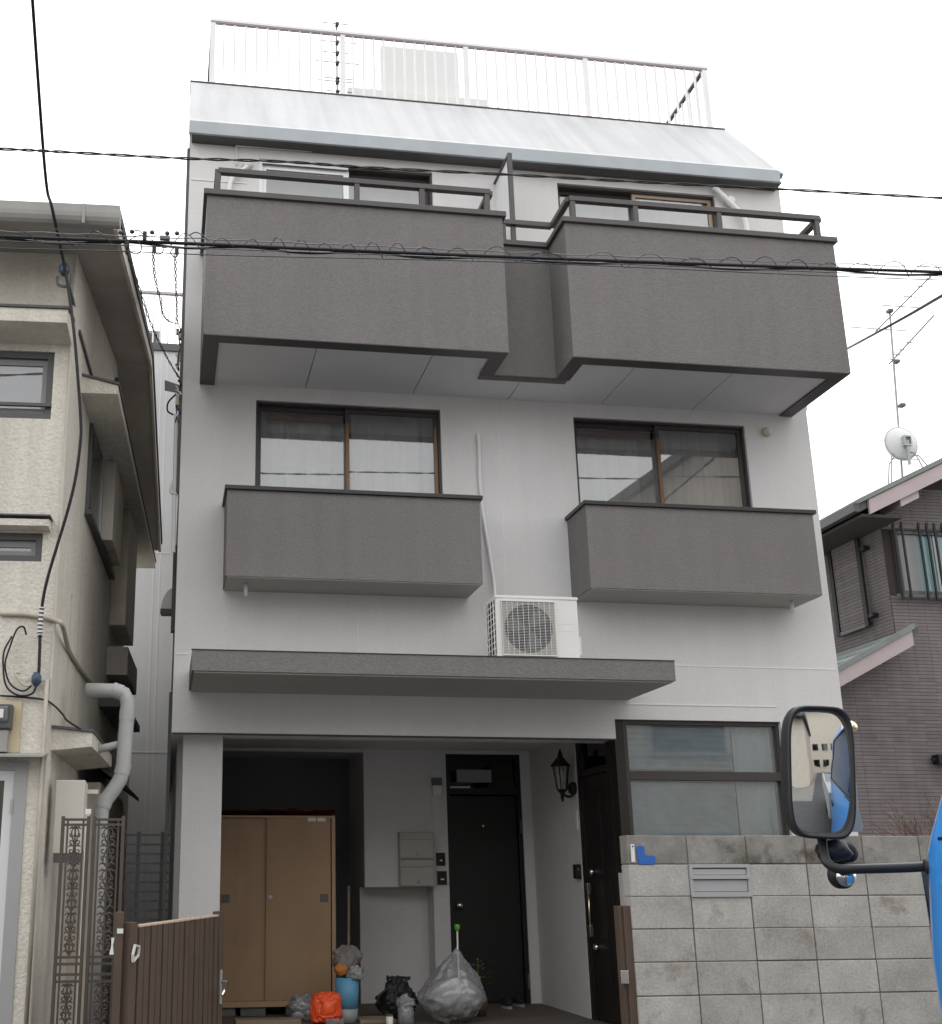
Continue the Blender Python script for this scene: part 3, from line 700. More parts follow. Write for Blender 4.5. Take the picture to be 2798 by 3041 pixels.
# steel cabinet
KY = 11.2
kx1 = at(997, 2700, KY).x; kz1 = at(800, 2422, KY).z; kz0 = .262; kx0 = kx1-1.16
cb = thing('steel_cabinet', 'tall beige steel cabinet with two sliding doors at the back of the porch', 'cabinet', ((kx0+kx1)/2, KY+.2, kz0))
part('cabinet_body', MB().wall(kx0, kx1, kz0, kz1, [(kx0+.03, kx1-.035, kz0+.05, kz1-.02)], KY, KY+.42), 'cabinet_frame', cb)
part('cabinet_back', MB().box(kx0+.01, kx1-.01, KY+.40, KY+.415, kz0+.01, kz1-.01), 'cabinet_frame', cb)
km = at(790, 2700, KY).x
for i, (a, b, yy) in enumerate(((kx0+.03, km+.02, KY+.035), (km, kx1-.045, KY+.008))):
    s_ = part('sliding_door', MB().box(a, b, yy, yy+.02, kz0+.052, kz1-.022), 'cabinet_paint', cb, .003)
    hx_ = at(670, 2668, KY).x if i == 0 else at(963, 2668, KY).x
    part('finger_pull', MB().box(hx_-.04, hx_+.04, yy-.004, yy-.0005, at(800, 2680, KY).z, at(800, 2656, KY).z), 'grey_plastic', s_, .004)
part('door_lock', MB().lathe([(.02, 0), (.02, -.01), (.001, -.012)], (at(803, 2665, KY).x, KY+.007, at(803, 2665, KY).z), 12, 'y'), 'alu_grey', cb)
for a, b in ((915, 939), (943, 967)):
    part('paper_label', MB().box(at(a, 2430, KY).x, at(b, 2430, KY).x, KY+.0045, KY+.0075, at(900, 2439, KY).z, at(900, 2427, KY).z), 'lamp_white', cb)
solo('red_cloth', MB().sheet(lambda u, v: (kx0+.02+u*(kx1-kx0-.0), KY-.012+v*.38, kz1+.012+.035*mnoise.noise(Vector((u*9, v*4, 1)))+.045*(1-abs(v-.1)*1.1)), 40, 10), 'red_cloth', 'dark red folded cloth lying along the top of the beige cabinet', 'cloth', smooth=True)
for i, (a, b) in enumerate(((715, 790), (850, 905), (640, 700))):
    x0_, x1_ = at(a, 2990, KY).x, at(b, 2990, KY).x
    solo('support_block', MB().box(x0_, x1_, KY+.03, KY+.4, ZF, kz0), 'concrete', ['concrete block under the middle of the beige cabinet', 'concrete block under the right end of the beige cabinet', 'concrete block under the left end of the beige cabinet'][i], 'block', bevel=.006, group='blocks under the cabinet')
def on_floor(px, py): return atz(px, py, ZF)
# orange bag
p = on_floor(966, 3018); p.y = 10.55; p.x = at(968, 2990, 10.55).x
sc = 10.55/FPX
ob = thing('orange_bag', 'bright orange plastic bag slumped before the beige cabinet', 'bag', (p.x, p.y, ZF))
def sack(c, w, h, dpt, seed):
    def shp(x, y, z):
        k = .96+.08*math.sin(z*9+seed); sx = math.copysign(abs(x)**.62*(w/2)**.38, x); sz = math.copysign(abs(z)**.55*(h/2)**.45, z)
        return sx*k+.03*mnoise.noise(Vector((z*7, seed, 0))), y*(1-.5*max(0, z/h)), sz
    return blob(c, w/2, dpt/2, h/2, seed, .16, 2.2, 80, 60, .02, shp, .22)
part('bag_body', sack((p.x, p.y, ZF+.135), .30, .27, .2, 3), 'orange_bag', ob, smooth=True)
part('clear_wrap', MB().sheet(lambda u, v: (p.x-.02+u*.16, p.y-.115-.015*math.sin(u*9), ZF+.004+.05*v+.015*mnoise.noise(Vector((u*8, v*3, 2)))), 14, 5), 'clear_bag', ob, smooth=True)
p2 = on_floor(900, 3005)
solo('clear_plastic_sheet', blob((at(905, 2990, 10.9).x, 10.9, ZF+.10), .17, .12, .12, 8, .3, 2.6, 56, 40, .2, None, .4), 'clear_bag', 'crumpled clear plastic sheet between beige cabinet and orange bag', 'plastic sheet', smooth=True)
# blue bin with rags and broom
p = on_floor(1044, 3028); p.x = at(1040, 2980, 10.45).x; p.y = 10.62
bz = at(1035, 2902, 10.62).z-ZF; bzr = .108
bn = thing('blue_bin', 'light blue plastic bin with pale lower half full of rags', 'bin', (p.x, p.y, ZF))
part('bin_body', MB().lathe([(bzr*.9, ZF+bz*.30-.0), (bzr*.97, ZF+bz*.6), (bzr*1.0, ZF+bz), (bzr*.93, ZF+bz), (bzr*.9, ZF+bz-.03), (.001, ZF+bz-.04)], (p.x, p.y, 0), 28), 'blue_bin', bn, smooth=True)
part('bin_base', MB().lathe([(.001, ZF+.002), (bzr*.84, ZF+.002), (bzr*.905, ZF+bz*.31)], (p.x, p.y, 0), 28), 'bin_white', bn, smooth=True)
solo('grey_rag', blob((p.x+.0, p.y+.02, ZF+bz+.14), .125, .10, .13, 11, .35, 1.8, 56, 40, 0, None, .18), 'cloth_grey', 'crumpled grey rag heaped on top of the blue bin', 'rag', smooth=True)
solo('orange_rag', blob((p.x-.065, p.y-.07, ZF+bz+.07), .06, .04, .05, 12, .35, 2.2, 20, 14), 'orange_rag', 'small orange rag tucked at the rim of the blue bin', 'rag', smooth=True)
solo('white_rag', blob((p.x+.06, p.y-.07, ZF+bz+.035), .07, .05, .06, 15, .45, 2.4, 24, 16), 'bin_white', 'pale rag hanging over the rim of the blue bin', 'rag', smooth=True)
b0, b1 = at(1030, 2830, 10.95), at(1036, 2650, 11.3)
br = thing('broom', 'thin wooden broom leaning upright behind the blue bin', 'broom', (b0.x, 10.75, ZF))
part('handle', MB().tube([(b0.x-.02, 10.75, ZF+.2), (b1.x, b1.y, b1.z)], .012, 8), 'plank_wood', br)
part('handle_grip', MB().tube([(b1.x, b1.y, b1.z), (b1.x+.003, b1.y+.01, b1.z+.06)], .016, 8), 'grey_plastic', br)
part('bristles', MB().prism([(b0.x-.10, ZF), (b0.x+.06, ZF), (b0.x+.0, ZF+.2), (b0.x-.04, ZF+.2)], 'y', 10.735, 10.765), 'cloth_grey', br)
# black bag
p = on_floor(1180, 3008); p.x = at(1182, 2960, 10.85).x; p.y = 10.85
kb = thing('black_bag', 'black soft bag with strap resting against the porch wall', 'bag', (p.x, p.y, ZF))
def sag(x, y, z): k = 1.0-.30*max(0, z/.2)**1.0; return x*k, y*k, z
part('bag_body', blob((p.x, p.y, ZF+.165), .20, .15, .185, 21, .22, 1.8, 64, 44, .12, sag, .3), 'black_bag', kb, smooth=True)
part('strap', MB().tube(smoothpath([(p.x-.10, p.y-.08, ZF+.27), (p.x-.19, p.y-.08, ZF+.20), (p.x-.20, p.y-.08, ZF+.14)]), .013, 6), 'black_bag', kb)
part('flap', MB().sheet(lambda u, v: (p.x-.11+u*.22, p.y-.02+.03*math.sin(u*5), ZF+.33+.035*v+.02*mnoise.noise(Vector((u*9, v, 4)))), 14, 3), 'black_bag', kb, smooth=True)
# big clear sack with a broom sticking out
p = on_floor(1345, 3034); Yb = 10.45; p.x = at(1347, 2960, Yb).x; p.y = Yb
cs = thing('clear_sack', 'large clear plastic sack of rubbish before the dark door', 'sack', (p.x, p.y, ZF))
hgt = at(1362, 2842, Yb).z-ZF
def pear(x, y, z):
    t = (z+.3)/.6; k = 1.0 if t < .35 else max(.12, 1-(t-.35)*1.25)
    a = math.atan2(y, x); k *= 1+.05*math.sin(a*11+z*5)*min(1, max(0, t-.2)*1.6)+.03*math.sin(a*5+z*9); return x*(k**.8)+.06*max(0, t-.3)-.02*(1-t), y*(k**.8), z
part('sack_skin', blob((p.x, p.y, ZF+.30), .33, .26, .325, 31, .09, 2.0, 96, 72, .07, pear, .14), 'clear_bag', cs, smooth=True)
solo('rubbish_bundle', blob((p.x+.02, p.y, ZF+.19), .23, .17, .17, 33, .2, 1.8, 40, 28, .1), 'rubbish', 'grey crumpled rubbish inside the large clear sack', 'rubbish', smooth=True)
g0 = at(1360, 2835, Yb+.02); g1 = at(1358, 2755, Yb+.05)
gb = thing('green_topped_stick', 'thin white stick with green end poking out of the clear sack', 'stick', (g0.x, Yb, ZF))
part('stick', MB().tube([(g0.x, Yb, ZF+.32), g0, g1], .008, 8), 'lamp_white', gb)
part('end_cap', MB().lathe([(.012, -.03), (.024, -.008), (.028, .015), (.018, .03), (.001, .032)], g1, 14), 'green', gb, smooth=True)
# little plant behind the sack
pp = at(1420, 2880, 10.9)
pl = thing('potted_plant', 'small yellow green plant half hidden behind the clear sack', 'plant', (pp.x, 10.9, ZF))
part('pot', MB().lathe([(.06, ZF), (.085, ZF+.15), (.075, ZF+.15), (.001, ZF+.14)], (pp.x, 10.9, 0), 16), 'gate_brown', pl, smooth=True)
lf = MB(); rl = random.Random(5)
for i in range(46):
    a = rl.uniform(0, 6.28); r = rl.uniform(.01, .12); z = pp.z+rl.uniform(-.14, .08); c = Vector((pp.x+r*math.cos(a), 10.9+r*math.sin(a), z))
    d = Vector((math.cos(a), math.sin(a), rl.uniform(-.3, .8))).normalized()*.05; s = d.cross(Vector((0, 0, 1))).normalized()*.013
    lf.add([c, c+d*.5+s, c+d, c+d*.5-s], [(0, 1, 2, 3)])
part('leaves', lf, 'leaf', pl)
part('stem', MB().tube([(pp.x, 10.9, ZF+.14), (pp.x, 10.9, pp.z+.02)], .006, 6), 'leaf', pl)
# shoes by the door
for i, (px, py) in enumerate(((1506, 2994), (1542, 2988))):
    c = on_floor(px, py)
    sh = thing('shoe', ['black shoe with pale sole by the dark door, the one nearer the clear sack', 'black shoe with pale sole by the dark door, the one nearer the right porch wall'][i], 'shoe', (c.x, c.y, ZF), 'pair of shoes at the door')
    def foot(u, w=1): return .038*(1-.35*abs(u-.35)) if u < .9 else .03
    part('sole', MB().prism([(c.x+.048*math.cos(a), c.y+.13*math.sin(a)) for a in [k*math.pi/10 for k in range(20)]], 'z', ZF+.001, ZF+.024), 'bin_white', sh)
    part('upper', blob((c.x, c.y+.02, ZF+.045), .044, .12, .05, 40+i, .1, 1.5, 20, 12, .45, lambda x, y, z: (x, y, z*(1.35 if y > 0 else .75))), 'black_bag', sh, smooth=True)
# small clutter at the front of the porch floor
p = on_floor(1203, 3040); p.y = 10.35; p.x = at(1205, 3000, 10.35).x
gj = thing('crumpled_clear_bag', 'small crumpled clear bag in a glass jar beside the clear sack', 'bag', (p.x, p.y, ZF))
part('jar', MB().lathe([(.055, ZF+.002), (.07, ZF+.02), (.072, ZF+.13), (.06, ZF+.15)], (p.x, p.y, 0), 20), 'clear_bag', gj, smooth=True)
part('crumpled_film', blob((p.x, p.y, ZF+.18), .085, .06, .07, 51, .4, 3.2, 56, 40, 0, None, .5), 'clear_bag', gj, smooth=True)
part('contents', blob((p.x, p.y, ZF+.07), .045, .04, .06, 52, .5, 3, 20, 14), 'cloth_grey', gj, smooth=True)
p = at(1157, 3020, 10.32)
cn_ = thing('white_can', 'short white can on the porch floor before the black bag', 'can', (p.x, 10.32, ZF))
part('can_body', MB().lathe([(.03, ZF), (.031, ZF+.004), (.031, at(1157, 3018, 10.32).z)], (p.x, 10.32, 0), 18), 'lamp_white', cn_, smooth=True)
part('can_lid', MB().lathe([(.033, 0), (.033, .012), (.001, .014)], (p.x, 10.32, at(1157, 3018, 10.32).z), 18), 'leaf', cn_)
def plank(px0, px1, py, y, dpt, h, lab, rz=0):
    a, b = at(px0, py, y), at(px1, py, y)
    solo('plank', MB().box(a.x, b.x, y, y+dpt, ZF, ZF+h), 'plank_wood', lab, 'plank', bevel=.003)
plank(1070, 1176, 3020, 10.50, .30, .03, 'short pale plank on the porch floor under the black bag\'s front')
plank(700, 895, 3030, 10.40, .20, .055, 'long timber plank on the porch floor before the beige cabinet')

# ============================================================ block wall and its fittings
WY = 7.1
bw = thing('block_wall', 'weathered grey concrete block wall in front of the ground floor window', 'wall', (5, WY+.06, 0))
zc = [.094, .294, .494, .694, .894, 1.09, 1.287, 1.485, 1.668]
xc = [2.935, 3.34, 3.745, 4.15, 4.555, 4.96, 5.365, 5.77, 6.175, 6.58, 6.985, 7.39]
part('mortar_core', MB().box(xc[0]+.008, xc[-1]-.004, WY+.006, WY+.112, 0, 1.655), 'mortar', bw)
bm_ = MB().box(-.1985, .1985, 0, .12, -.0965, .0965)
proto = None; prt = None; rb = random.Random(3)
for j in range(len(zc)-1):
    for i in range(len(xc)-1):
        if j == 6 and i == 1: continue       # the mail slot sits here
        top = j == len(zc)-2
        if top: pr = prt
        else: pr = proto
        if pr is None:
            o = obj('block', MB().box(-.1985, .1985, 0, .12, -(.088 if top else .0965), (.088 if top else .0965)), 'block_top' if top else 'block_face', bw, .005, base=(0, 0, 0))
            if top: prt = o
            else: proto = o
        else:
            o = pr.copy(); C.objects.link(o); o.parent = bw
        o.location = ((xc[i]+xc[i+1])/2-5, -.06+rb.uniform(-.002, .0025), (zc[j]+zc[j+1])/2+rb.uniform(-.0015, .0015)); o.rotation_euler = (rb.uniform(-.004, .004), 0, rb.uniform(-.003, .003))
ms = thing('wall_mail_slot', 'grey metal mail slot panel let into the block wall', 'mail slot', ((xc[1]+xc[2])/2, WY, zc[6]))
a, b, z0, z1 = xc[1]-.002, xc[2]+.002, zc[6]-.004, zc[7]+.0
part('frame', MB().wall(a, b, z0, z1, [(a+.02, b-.02, z0+.03, z1-.022)], WY-.014, WY+.05), 'vent_metal', ms)
part('flap', MB().box(a+.022, b-.022, WY-.004, WY+.004, z0+.135, z1-.03), 'vent_metal', ms, .003)
part('ledge', MB().box(a+.012, b-.012, WY-.022, WY-.001, z0+.108, z0+.132), 'vent_metal', ms, .003)
part('lower_panel', MB().box(a+.022, b-.022, WY-.006, WY+.004, z0+.032, z0+.104), 'vent_metal', ms, .003)
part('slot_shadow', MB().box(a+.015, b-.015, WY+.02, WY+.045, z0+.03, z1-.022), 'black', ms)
p, r = at(1871, 2508, WY), at(1886, 2561, WY)
t = thing('wall_name_plate', 'narrow white plate with a hole at the end of the block wall', 'name plate', (p.x, WY, r.z))
part('plate', MB().box(p.x, r.x, WY-.010, WY-.003, r.z, p.z), 'lamp_white', t, .003)
part('screw_hole', MB().lathe([(.006, 0), (.006, -.002)], ((p.x+r.x)/2, WY-.0105, p.z-.012), 12, 'y'), 'grey_plastic', t)
tp = MB(); P_ = lambda a, b: (at(a, b, WY).x, at(a, b, WY).z)
tp.prism([P_(1890, 2513), P_(1911, 2513), P_(1915, 2540), P_(1940, 2541), P_(1946, 2548), P_(1943, 2567), P_(1898, 2567), P_(1892, 2545)], 'y', WY-.007, WY-.003)
solo('blue_tape', tp, 'blue_tape', 'L shaped patch of blue tape on the block wall', 'tape')
# right gate post, fixed at the wall's end
p, r = at(1842, 2690, WY+.02), at(1876, 2690, WY+.02)
gp = thing('gate_post', 'brown square gate post at the end of the block wall', 'gate post', ((p.x+r.x)/2, WY+.06, 0))
part('post', MB().box(p.x+.02, r.x, WY+.02, WY+.09, 0, p.z), 'gate_brown', gp, .004)
part('rear_post', MB().box(p.x-.005, p.x+.019, WY+.04, WY+.12, 0, p.z-.002), 'gate_brown', gp, .003)
q = at(1858, 2902, WY); part('latch_plate', MB().box(q.x-.03, q.x+.02, WY-.005, WY+.019, q.z-.04, q.z+.04), 'chrome', gp, .004)
# bare shrub behind the wall, partly behind the truck mirror
tw = MB(); rt = random.Random(11); sb = at(2790, 2480, 8.4)
def branch(p, d, L, r, dep):
    q = p+d*L; tw.tube([p, p+d*L*.5+Vector((rt.uniform(-.02, .02), 0, rt.uniform(-.02, .02))), q], [r, r*.85, r*.6], 5)
    if dep:
        for _ in range(3):
            e = (d+Vector((rt.uniform(-.75, .55), rt.uniform(-.5, .5), rt.uniform(-.35, .5)))).normalized(); branch(p+d*L*rt.uniform(.5, 1), e, L*rt.uniform(.55, .8), r*.62, dep-1)
for k in range(6): branch(Vector((sb.x+rt.uniform(-.1, .5), 8.4+rt.uniform(-.2, .2), 1.2)), Vector((rt.uniform(-.9, .0), rt.uniform(-.3, .3), 1)).normalized(), .42, .009, 3)
sh = thing('bare_shrub', 'leafless reddish shrub showing over the block wall', 'shrub', (sb.x+.2, 8.4, 0))
part('twigs', tw, 'twig', sh); part('trunk', MB().tube([(sb.x+.2, 8.4, 0), (sb.x+.2, 8.4, 1.25)], [.04, .025], 8), 'twig', sh)

# ============================================================ brown slat gate, swung inwards
P0, P1 = at(382, 2750, 7.15), at(655, 2714, 8.62)
gdir = Vector((P1.x-P0.x, P1.y-P0.y, 0)); GL = gdir.length; gang = math.atan2(gdir.y, gdir.x)
gt = thing('slat_gate', 'brown slatted metal gate standing open in front of the porch', 'gate', (P0.x, P0.y, .0), rz=gang)
til = (P1.z-P0.z)/GL; zt0 = P0.z
def gz(u): return zt0+til*u
for u0, u1 in ((-.02, .075), (GL-.09, GL+.0)):
    part('stile', MB().prism([(u0, .08), (u1, .08), (u1, gz(u1)+.02), (u0, gz(u0)+.02)], 'y', -.028, .028), 'gate_brown', gt, .004)
ns = 15; us = [.09+(GL-.20)*i/ns for i in range(ns+1)]
for i in range(ns):
    a, b = us[i]+.008, us[i+1]-.008; 
    part('slat', MB().prism([(a, .12), (b, .12), (b, gz(b)-.012), (a, gz(a)-.012)], 'y', -.03+.003*(i % 2), .018), 'gate_brown', gt, .003)
    part('slat_cap', MB().prism([(a, gz(a)-.0115), (b, gz(b)-.0115), (b, gz(b)+.0), (a, gz(a)+.0)], 'y', -.031, .02), 'gate_cap', gt)
for zz in (.2, .62, .98): part('cross_rail', MB().box(.05, GL-.05, .0185, .04, zz, zz+.05), 'gate_brown', gt)
lv = [(GL-.05, -.03, .70), (GL-.05, -.085, .70), (GL-.27, -.12, .63)]
part('lever_handle', MB().tube(lv, .009, 8), 'chrome', gt, smooth=True)
part('lock_plate', MB().box(GL-.07, GL-.03, -.036, -.0285, .55, .78), 'alu_grey', gt, .003)
hk = at(388, 2815, 7.1)
part('gate_hook', MB().tube([(x, -.045, z) for x, z in ((-.02, gz(0)-.20), (.05, gz(0)-.17), (.06, gz(0)-.12), (.0, gz(0)-.11), (-.025, gz(0)-.16), (-.02, gz(0)-.20))], .010, 6), 'gate_hook', gt)
p = at(344, 2708, 7.1); r = at(368, 2708, 7.1)
lp = thing('gate_post', 'brown square gate post beside the ornate iron gate', 'gate post', ((p.x+r.x)/2, 7.14, 0))
part('post', MB().box(p.x, r.x, 7.1, 7.17, 0, p.z), 'gate_brown', lp, .004)
q = at(357, 2765, 7.1); part('sticker', MB().box(q.x-.018, q.x+.018, 7.094, 7.0985, q.z-.014, q.z+.014), 'lamp_white', lp)
part('tag_ribbon', MB().add([(p.x-.02, 7.1, at(340, 2785, 7.1).z), (p.x-.001, 7.1, at(340, 2785, 7.1).z), (p.x-.008, 7.1, at(340, 2808, 7.1).z), (p.x-.001, 7.1, at(340, 2835, 7.1).z), (p.x-.028, 7.1, at(340, 2835, 7.1).z), (p.x-.018, 7.1, at(340, 2808, 7.1).z)], [(0, 1, 2, 5), (5, 2, 3, 4)]), 'lamp_white', lp)

# ============================================================ ornate iron gate, folded in two leaves
IY = 7.75
for li, (a, b, lab) in enumerate(((183, 268, 'ornate brown iron gate leaf with scrollwork beside the cream house'), (276, 372, 'ornate brown iron gate leaf with scrollwork next to the brown gate post'))):
    xa, xb = at(a, 2430, IY).x, at(b, 2430, IY).x; zt = at((a+b)/2, 2424, IY).z
    ig = thing('iron_gate_leaf', lab, 'gate', ((xa+xb)/2, IY, 0), 'folded iron gate leaves')
    w = .022
    for x in (xa+w/2, xb-w/2): part('stile', MB().box(x-w/2, x+w/2, IY-.015, IY+.015, .03, zt), 'iron_brown', ig, .003)
    ia, ib = xa+.042, xb-.042
    for x in (ia, ib): part('inner_bar', MB().box(x-.006, x+.006, IY-.006, IY+.006, .06, zt-.03), 'iron_brown', ig)
    zms = [zt-.022, zt-.055, at(300, 2842, IY).z, at(300, 2862, IY).z, at(300, 2893, IY).z, at(300, 2914, IY).z, .05]
    for z in zms: part('rail', MB().box(xa+w, xb-w, IY-.010, IY+.010, z-.008, z+.008), 'iron_brown', ig)
    sw = MB(); xc_ = (ia+ib)/2; hw = (ib-ia)/2-.008
    def curl(x, z, sx, sz, R):
        pts = []
        for k in range(15):
            t = k/14; ang = t*math.pi*1.75; rr = R*(1-.62*t); pts.append((x+sx*(R-rr*math.cos(ang)), IY, z+sz*rr*math.sin(ang)))
        return pts
    for z0_, z1_ in ((zms[2]+.01, zt-.06), (.06, zms[5]-.01)):
        n = max(1, round((z1_-z0_)/.24)); h = (z1_-z0_)/n
        for k in range(n):
            zb_ = z0_+k*h; zm_ = zb_+h/2
            for s in (-1, 1):
                sw.tube(smoothpath([(xc_+s*.004, IY, zb_+h*.02), (xc_+s*hw*.55, IY, zb_+h*.16), (xc_+s*hw*.25, IY, zb_+h*.36), (xc_+s*.004, IY, zm_)], 5), .0045, 5)
                sw.tube(smoothpath([(xc_+s*.004, IY, zm_), (xc_+s*hw*.25, IY, zb_+h*.64), (xc_+s*hw*.55, IY, zb_+h*.84), (xc_+s*.004, IY, zb_+h*.98)], 5), .0045, 5)
                for zz, sz in ((zb_+h*.22, 1), (zb_+h*.40, -1), (zb_+h*.60, 1), (zb_+h*.78, -1)):
                    sw.tube(curl(xc_+s*hw*.15, zz, s, sz, hw*.36), .0045, 5)
                for zz in (zb_+h*.08, zb_+h*.5, zb_+h*.92):
                    sw.tube([(xc_+s*hw*.1, IY, zz), (xc_+s*hw*.5, IY, zz+.012), (xc_+s*hw*.95, IY, zz)], [.003, .009, .003], 6)
            sw.tube([(xc_, IY, zb_), (xc_, IY, zb_+h)], .006, 5)
    o = part('scrollwork', sw, 'iron_brown', ig); o['kind'] = 'stuff'
wp = at(262, 2420, 8.0)
t = thing('white_pole', 'thin white pole with capped top standing behind the iron gate', 'pole', (wp.x, 8.0, 0))
part('pole', MB().tube([(wp.x, 8.0, 0), (wp.x, 8.0, wp.z)], .013, 10), 'white_rail', t, smooth=True)
part('cap', MB().box(wp.x-.018, wp.x+.018, 7.982, 8.018, wp.z, at(262, 2403, 8.0).z), 'lamp_white', t, .003)
# rail fence across the alley
fy = 10.2; fa, fb = at(372, 2600, fy).x, at(500, 2600, fy).x
fe = thing('alley_fence', 'dark horizontal bar fence closing the narrow alley', 'fence', ((fa+fb)/2, fy, 0))
for k in range(11):
    z = at(440, 2480+k*28, fy).z; part('bar', MB().box(fa, fb, fy-.006, fy+.006, z-.008, z+.008), 'flashing', fe)
for x in (fa+.1, fb-.06): part('fence_post', MB().box(x-.015, x+.015, fy+.007, fy+.03, 0, at(440, 2470, fy).z), 'flashing', fe)
# ============================================================ cream stucco house on the left
L = Frame(-.82, 8.2, -3.0)
lh = thing('stucco_house', 'old cream stucco two storey house with gabled roof beside the alley', 'house', (-.82, 8.2, 0), rz=L.rz)
g = L.V(350, 635, -.6); ridge = L.U(452, 1056, g.x); rear = L.U(479, 1612, g.x)
UG = g.x; UW = -5.5
w1 = [L.V(163, 1045, 0), L.V(163, 1245, 0)]; w2 = [L.V(128, 1583, 0), L.V(128, 1668, 0)]; dz = L.V(84, 2262, 0)
h1 = (w1[0].x-1.5, w1[0].x, w1[1].z, w1[0].z); h2 = (w2[0].x-.9, w2[0].x, w2[1].z, w2[0].z); h3 = (dz.x-1.6, dz.x, 0, dz.z)
def zroof(v):     # underside of the roof over depth v
    if v < ridge.y: return g.z+(ridge.z-g.z)*(v+.6)/(ridge.y+.6)
    return ridge.z+(rear.z-ridge.z)*(v-ridge.y)/(rear.y-ridge.y)
th = .11
part('front_wall', MB().wall(UW, 0, 0, zroof(0)-.02, [h1, h2, h3], 0, .16), 'cream_stucco', lh)
vb = rear.y-.5
part('gable_wall', MB().prism([(.16, 0), (.16, zroof(.16)-th), (ridge.y, ridge.z-th), (vb, zroof(vb)-th), (vb, 0)], 'x', -.16, 0), 'cream_stucco', lh)
part('corner_bead', MB().tube([(-.004, -.002, 0), (-.004, -.002, zroof(0)-.05)], .012, 8), 'cream_trim', lh)
part('rear_wall', MB().box(UW, -.161, vb-.16, vb, 0, zroof(vb)-th), 'cream_stucco', lh)
rt_ = part('roof', MB().prism([(-.6, g.z-.02), (ridge.y, ridge.z-.02), (rear.y, rear.z-.02), (rear.y, rear.z+.05), (ridge.y, ridge.z+.06), (-.62, g.z+.05)], 'x', UW-.4, UG+.015), 'roof_dark', lh)
part('eave_soffit', MB().prism([(-.58, g.z-th), (-.58, g.z-.025), (ridge.y, ridge.z-.025), (rear.y-.02, rear.z-.025), (rear.y-.02, rear.z-th), (ridge.y, ridge.z-th)], 'x', UW-.4, UG-.03), 'soffit_brown', rt_)
part('verge_board', MB().prism([(-.59, g.z-th-.02), (-.59, g.z-.022), (ridge.y, ridge.z-.022), (rear.y-.01, rear.z-.022), (rear.y-.01, rear.z-th-.02), (ridge.y, ridge.z-th-.02)], 'x', UG-.029, UG), 'cream_trim', rt_)
gut = [(-.60+.065*math.cos(t), g.z-.035+.085*math.sin(t)) for t in [math.pi+i*math.pi/8 for i in range(9)]]
part('gutter', MB().prism([(-.665, g.z+.03)]+gut+[(-.535, g.z+.03)], 'x', UW-.4, UG+.02), 'gutter_grey', rt_)
part('gutter_bracket', MB().box(UG-.25, UG-.23, -.672, -.60, g.z-.13, g.z+.03), 'gutter_grey', rt_)
for px in (0, 200):
    q = L.V(px, 620, .2); part('snow_guard', MB().box(q.x-.05, q.x+.05, .1, .2, zroof(.15)+.03, zroof(.15)+.22), 'flashing', rt_)
part('alley_light_blocker', MB().box(UW, -.05, vb+.01, vb+2.2, 0, 4.2), 'cream_trim', lh)  # added, not a known wing: fills the gap and shades the lower alley
# front openings
def framed(hole, v0, fm, pane, name='window', mull=None, sill=True):
    a, b, c, d = hole
    w = part(name, MB().wall(a, b, c, d, [(a+.05, b-.05, c+.05, d-.05)], v0, v0+.07), fm, lh)
    part('inner_frame', MB().wall(a+.05, b-.05, c+.05, d-.05, [(a+.09, b-.09, c+.09, d-.10)], v0+.03, v0+.055), 'shutter_grey', w)
    part('pane', MB().box(a+.09, b-.09, v0+.04, v0+.045, c+.09, d-.10), pane, w)
    part('blind', MB().box(a+.05, b-.05, v0+.10, v0+.105, c+.05, d-.05), 'shutter_grey', w)
    return w
w = framed(h1, .02, 'frame_dark', 'pane'); part('window_bar', MB().box(h1[0], h1[1]+.0, -.012, .015, h1[2]+.10, h1[2]+.125), 'frame_dark', w)
w = framed(h2, .02, 'frame_dark', 'pane')
a_ = L.V(201, 919, -.32); b_ = L.V(195, 958, -.32)
hd = part('window_hood', MB().prism([(-.32, a_.z), (-.32, b_.z), (0, b_.z-.03), (0, a_.z+.06)], 'x', h1[0]-.3, a_.x), 'cream_stucco', lh)
part('hood_flashing', MB().prism([(-.335, a_.z+.002), (-.335, a_.z+.022), (-.001, a_.z+.085), (-.001, a_.z+.062)], 'x', h1[0]-.3, a_.x+.012), 'flashing', hd)
a_ = L.V(145, 1542, -.12)
hd = part('window_hood', MB().prism([(-.12, a_.z), (-.12, a_.z-.05), (0, a_.z-.06), (0, a_.z+.02)], 'x', h2[0]-.2, a_.x), 'cream_stucco', lh)
part('hood_flashing', MB().box(h2[0]-.2, a_.x+.012, -.135, -.001, a_.z+.021, a_.z+.032), 'flashing', hd)
dr_ = part('front_door', MB().wall(h3[0], h3[1], 0, h3[3], [(h3[0]+.05, h3[1]-.09, .06, h3[3]-.06)], -.01, .09), 'alu_grey', lh)
part('door_leaf', MB().wall(h3[0]+.05, h3[1]-.091, .06, h3[3]-.061, [(h3[0]+.1, h3[1]-.155, .5, h3[3]-.13)], .01, .05), 'silver_frame', dr_)
part('door_glass', MB().box(h3[0]+.1, h3[1]-.155, .03, .036, .5, h3[3]-.13), 'pane_dark', dr_)
part('door_hinge', MB().box(h3[1]-.10, h3[1]-.082, -.018, -.0105, h3[3]-.36, h3[3]-.26), 'alu_grey', dr_)
a_ = L.V(130, 2243, -.22)
part('door_hood', MB().prism([(-.22, a_.z-.012), (0, a_.z+.03), (0, a_.z+.04), (-.22, a_.z)], 'x', h3[0]-.1, a_.x), 'gutter_grey', lh)
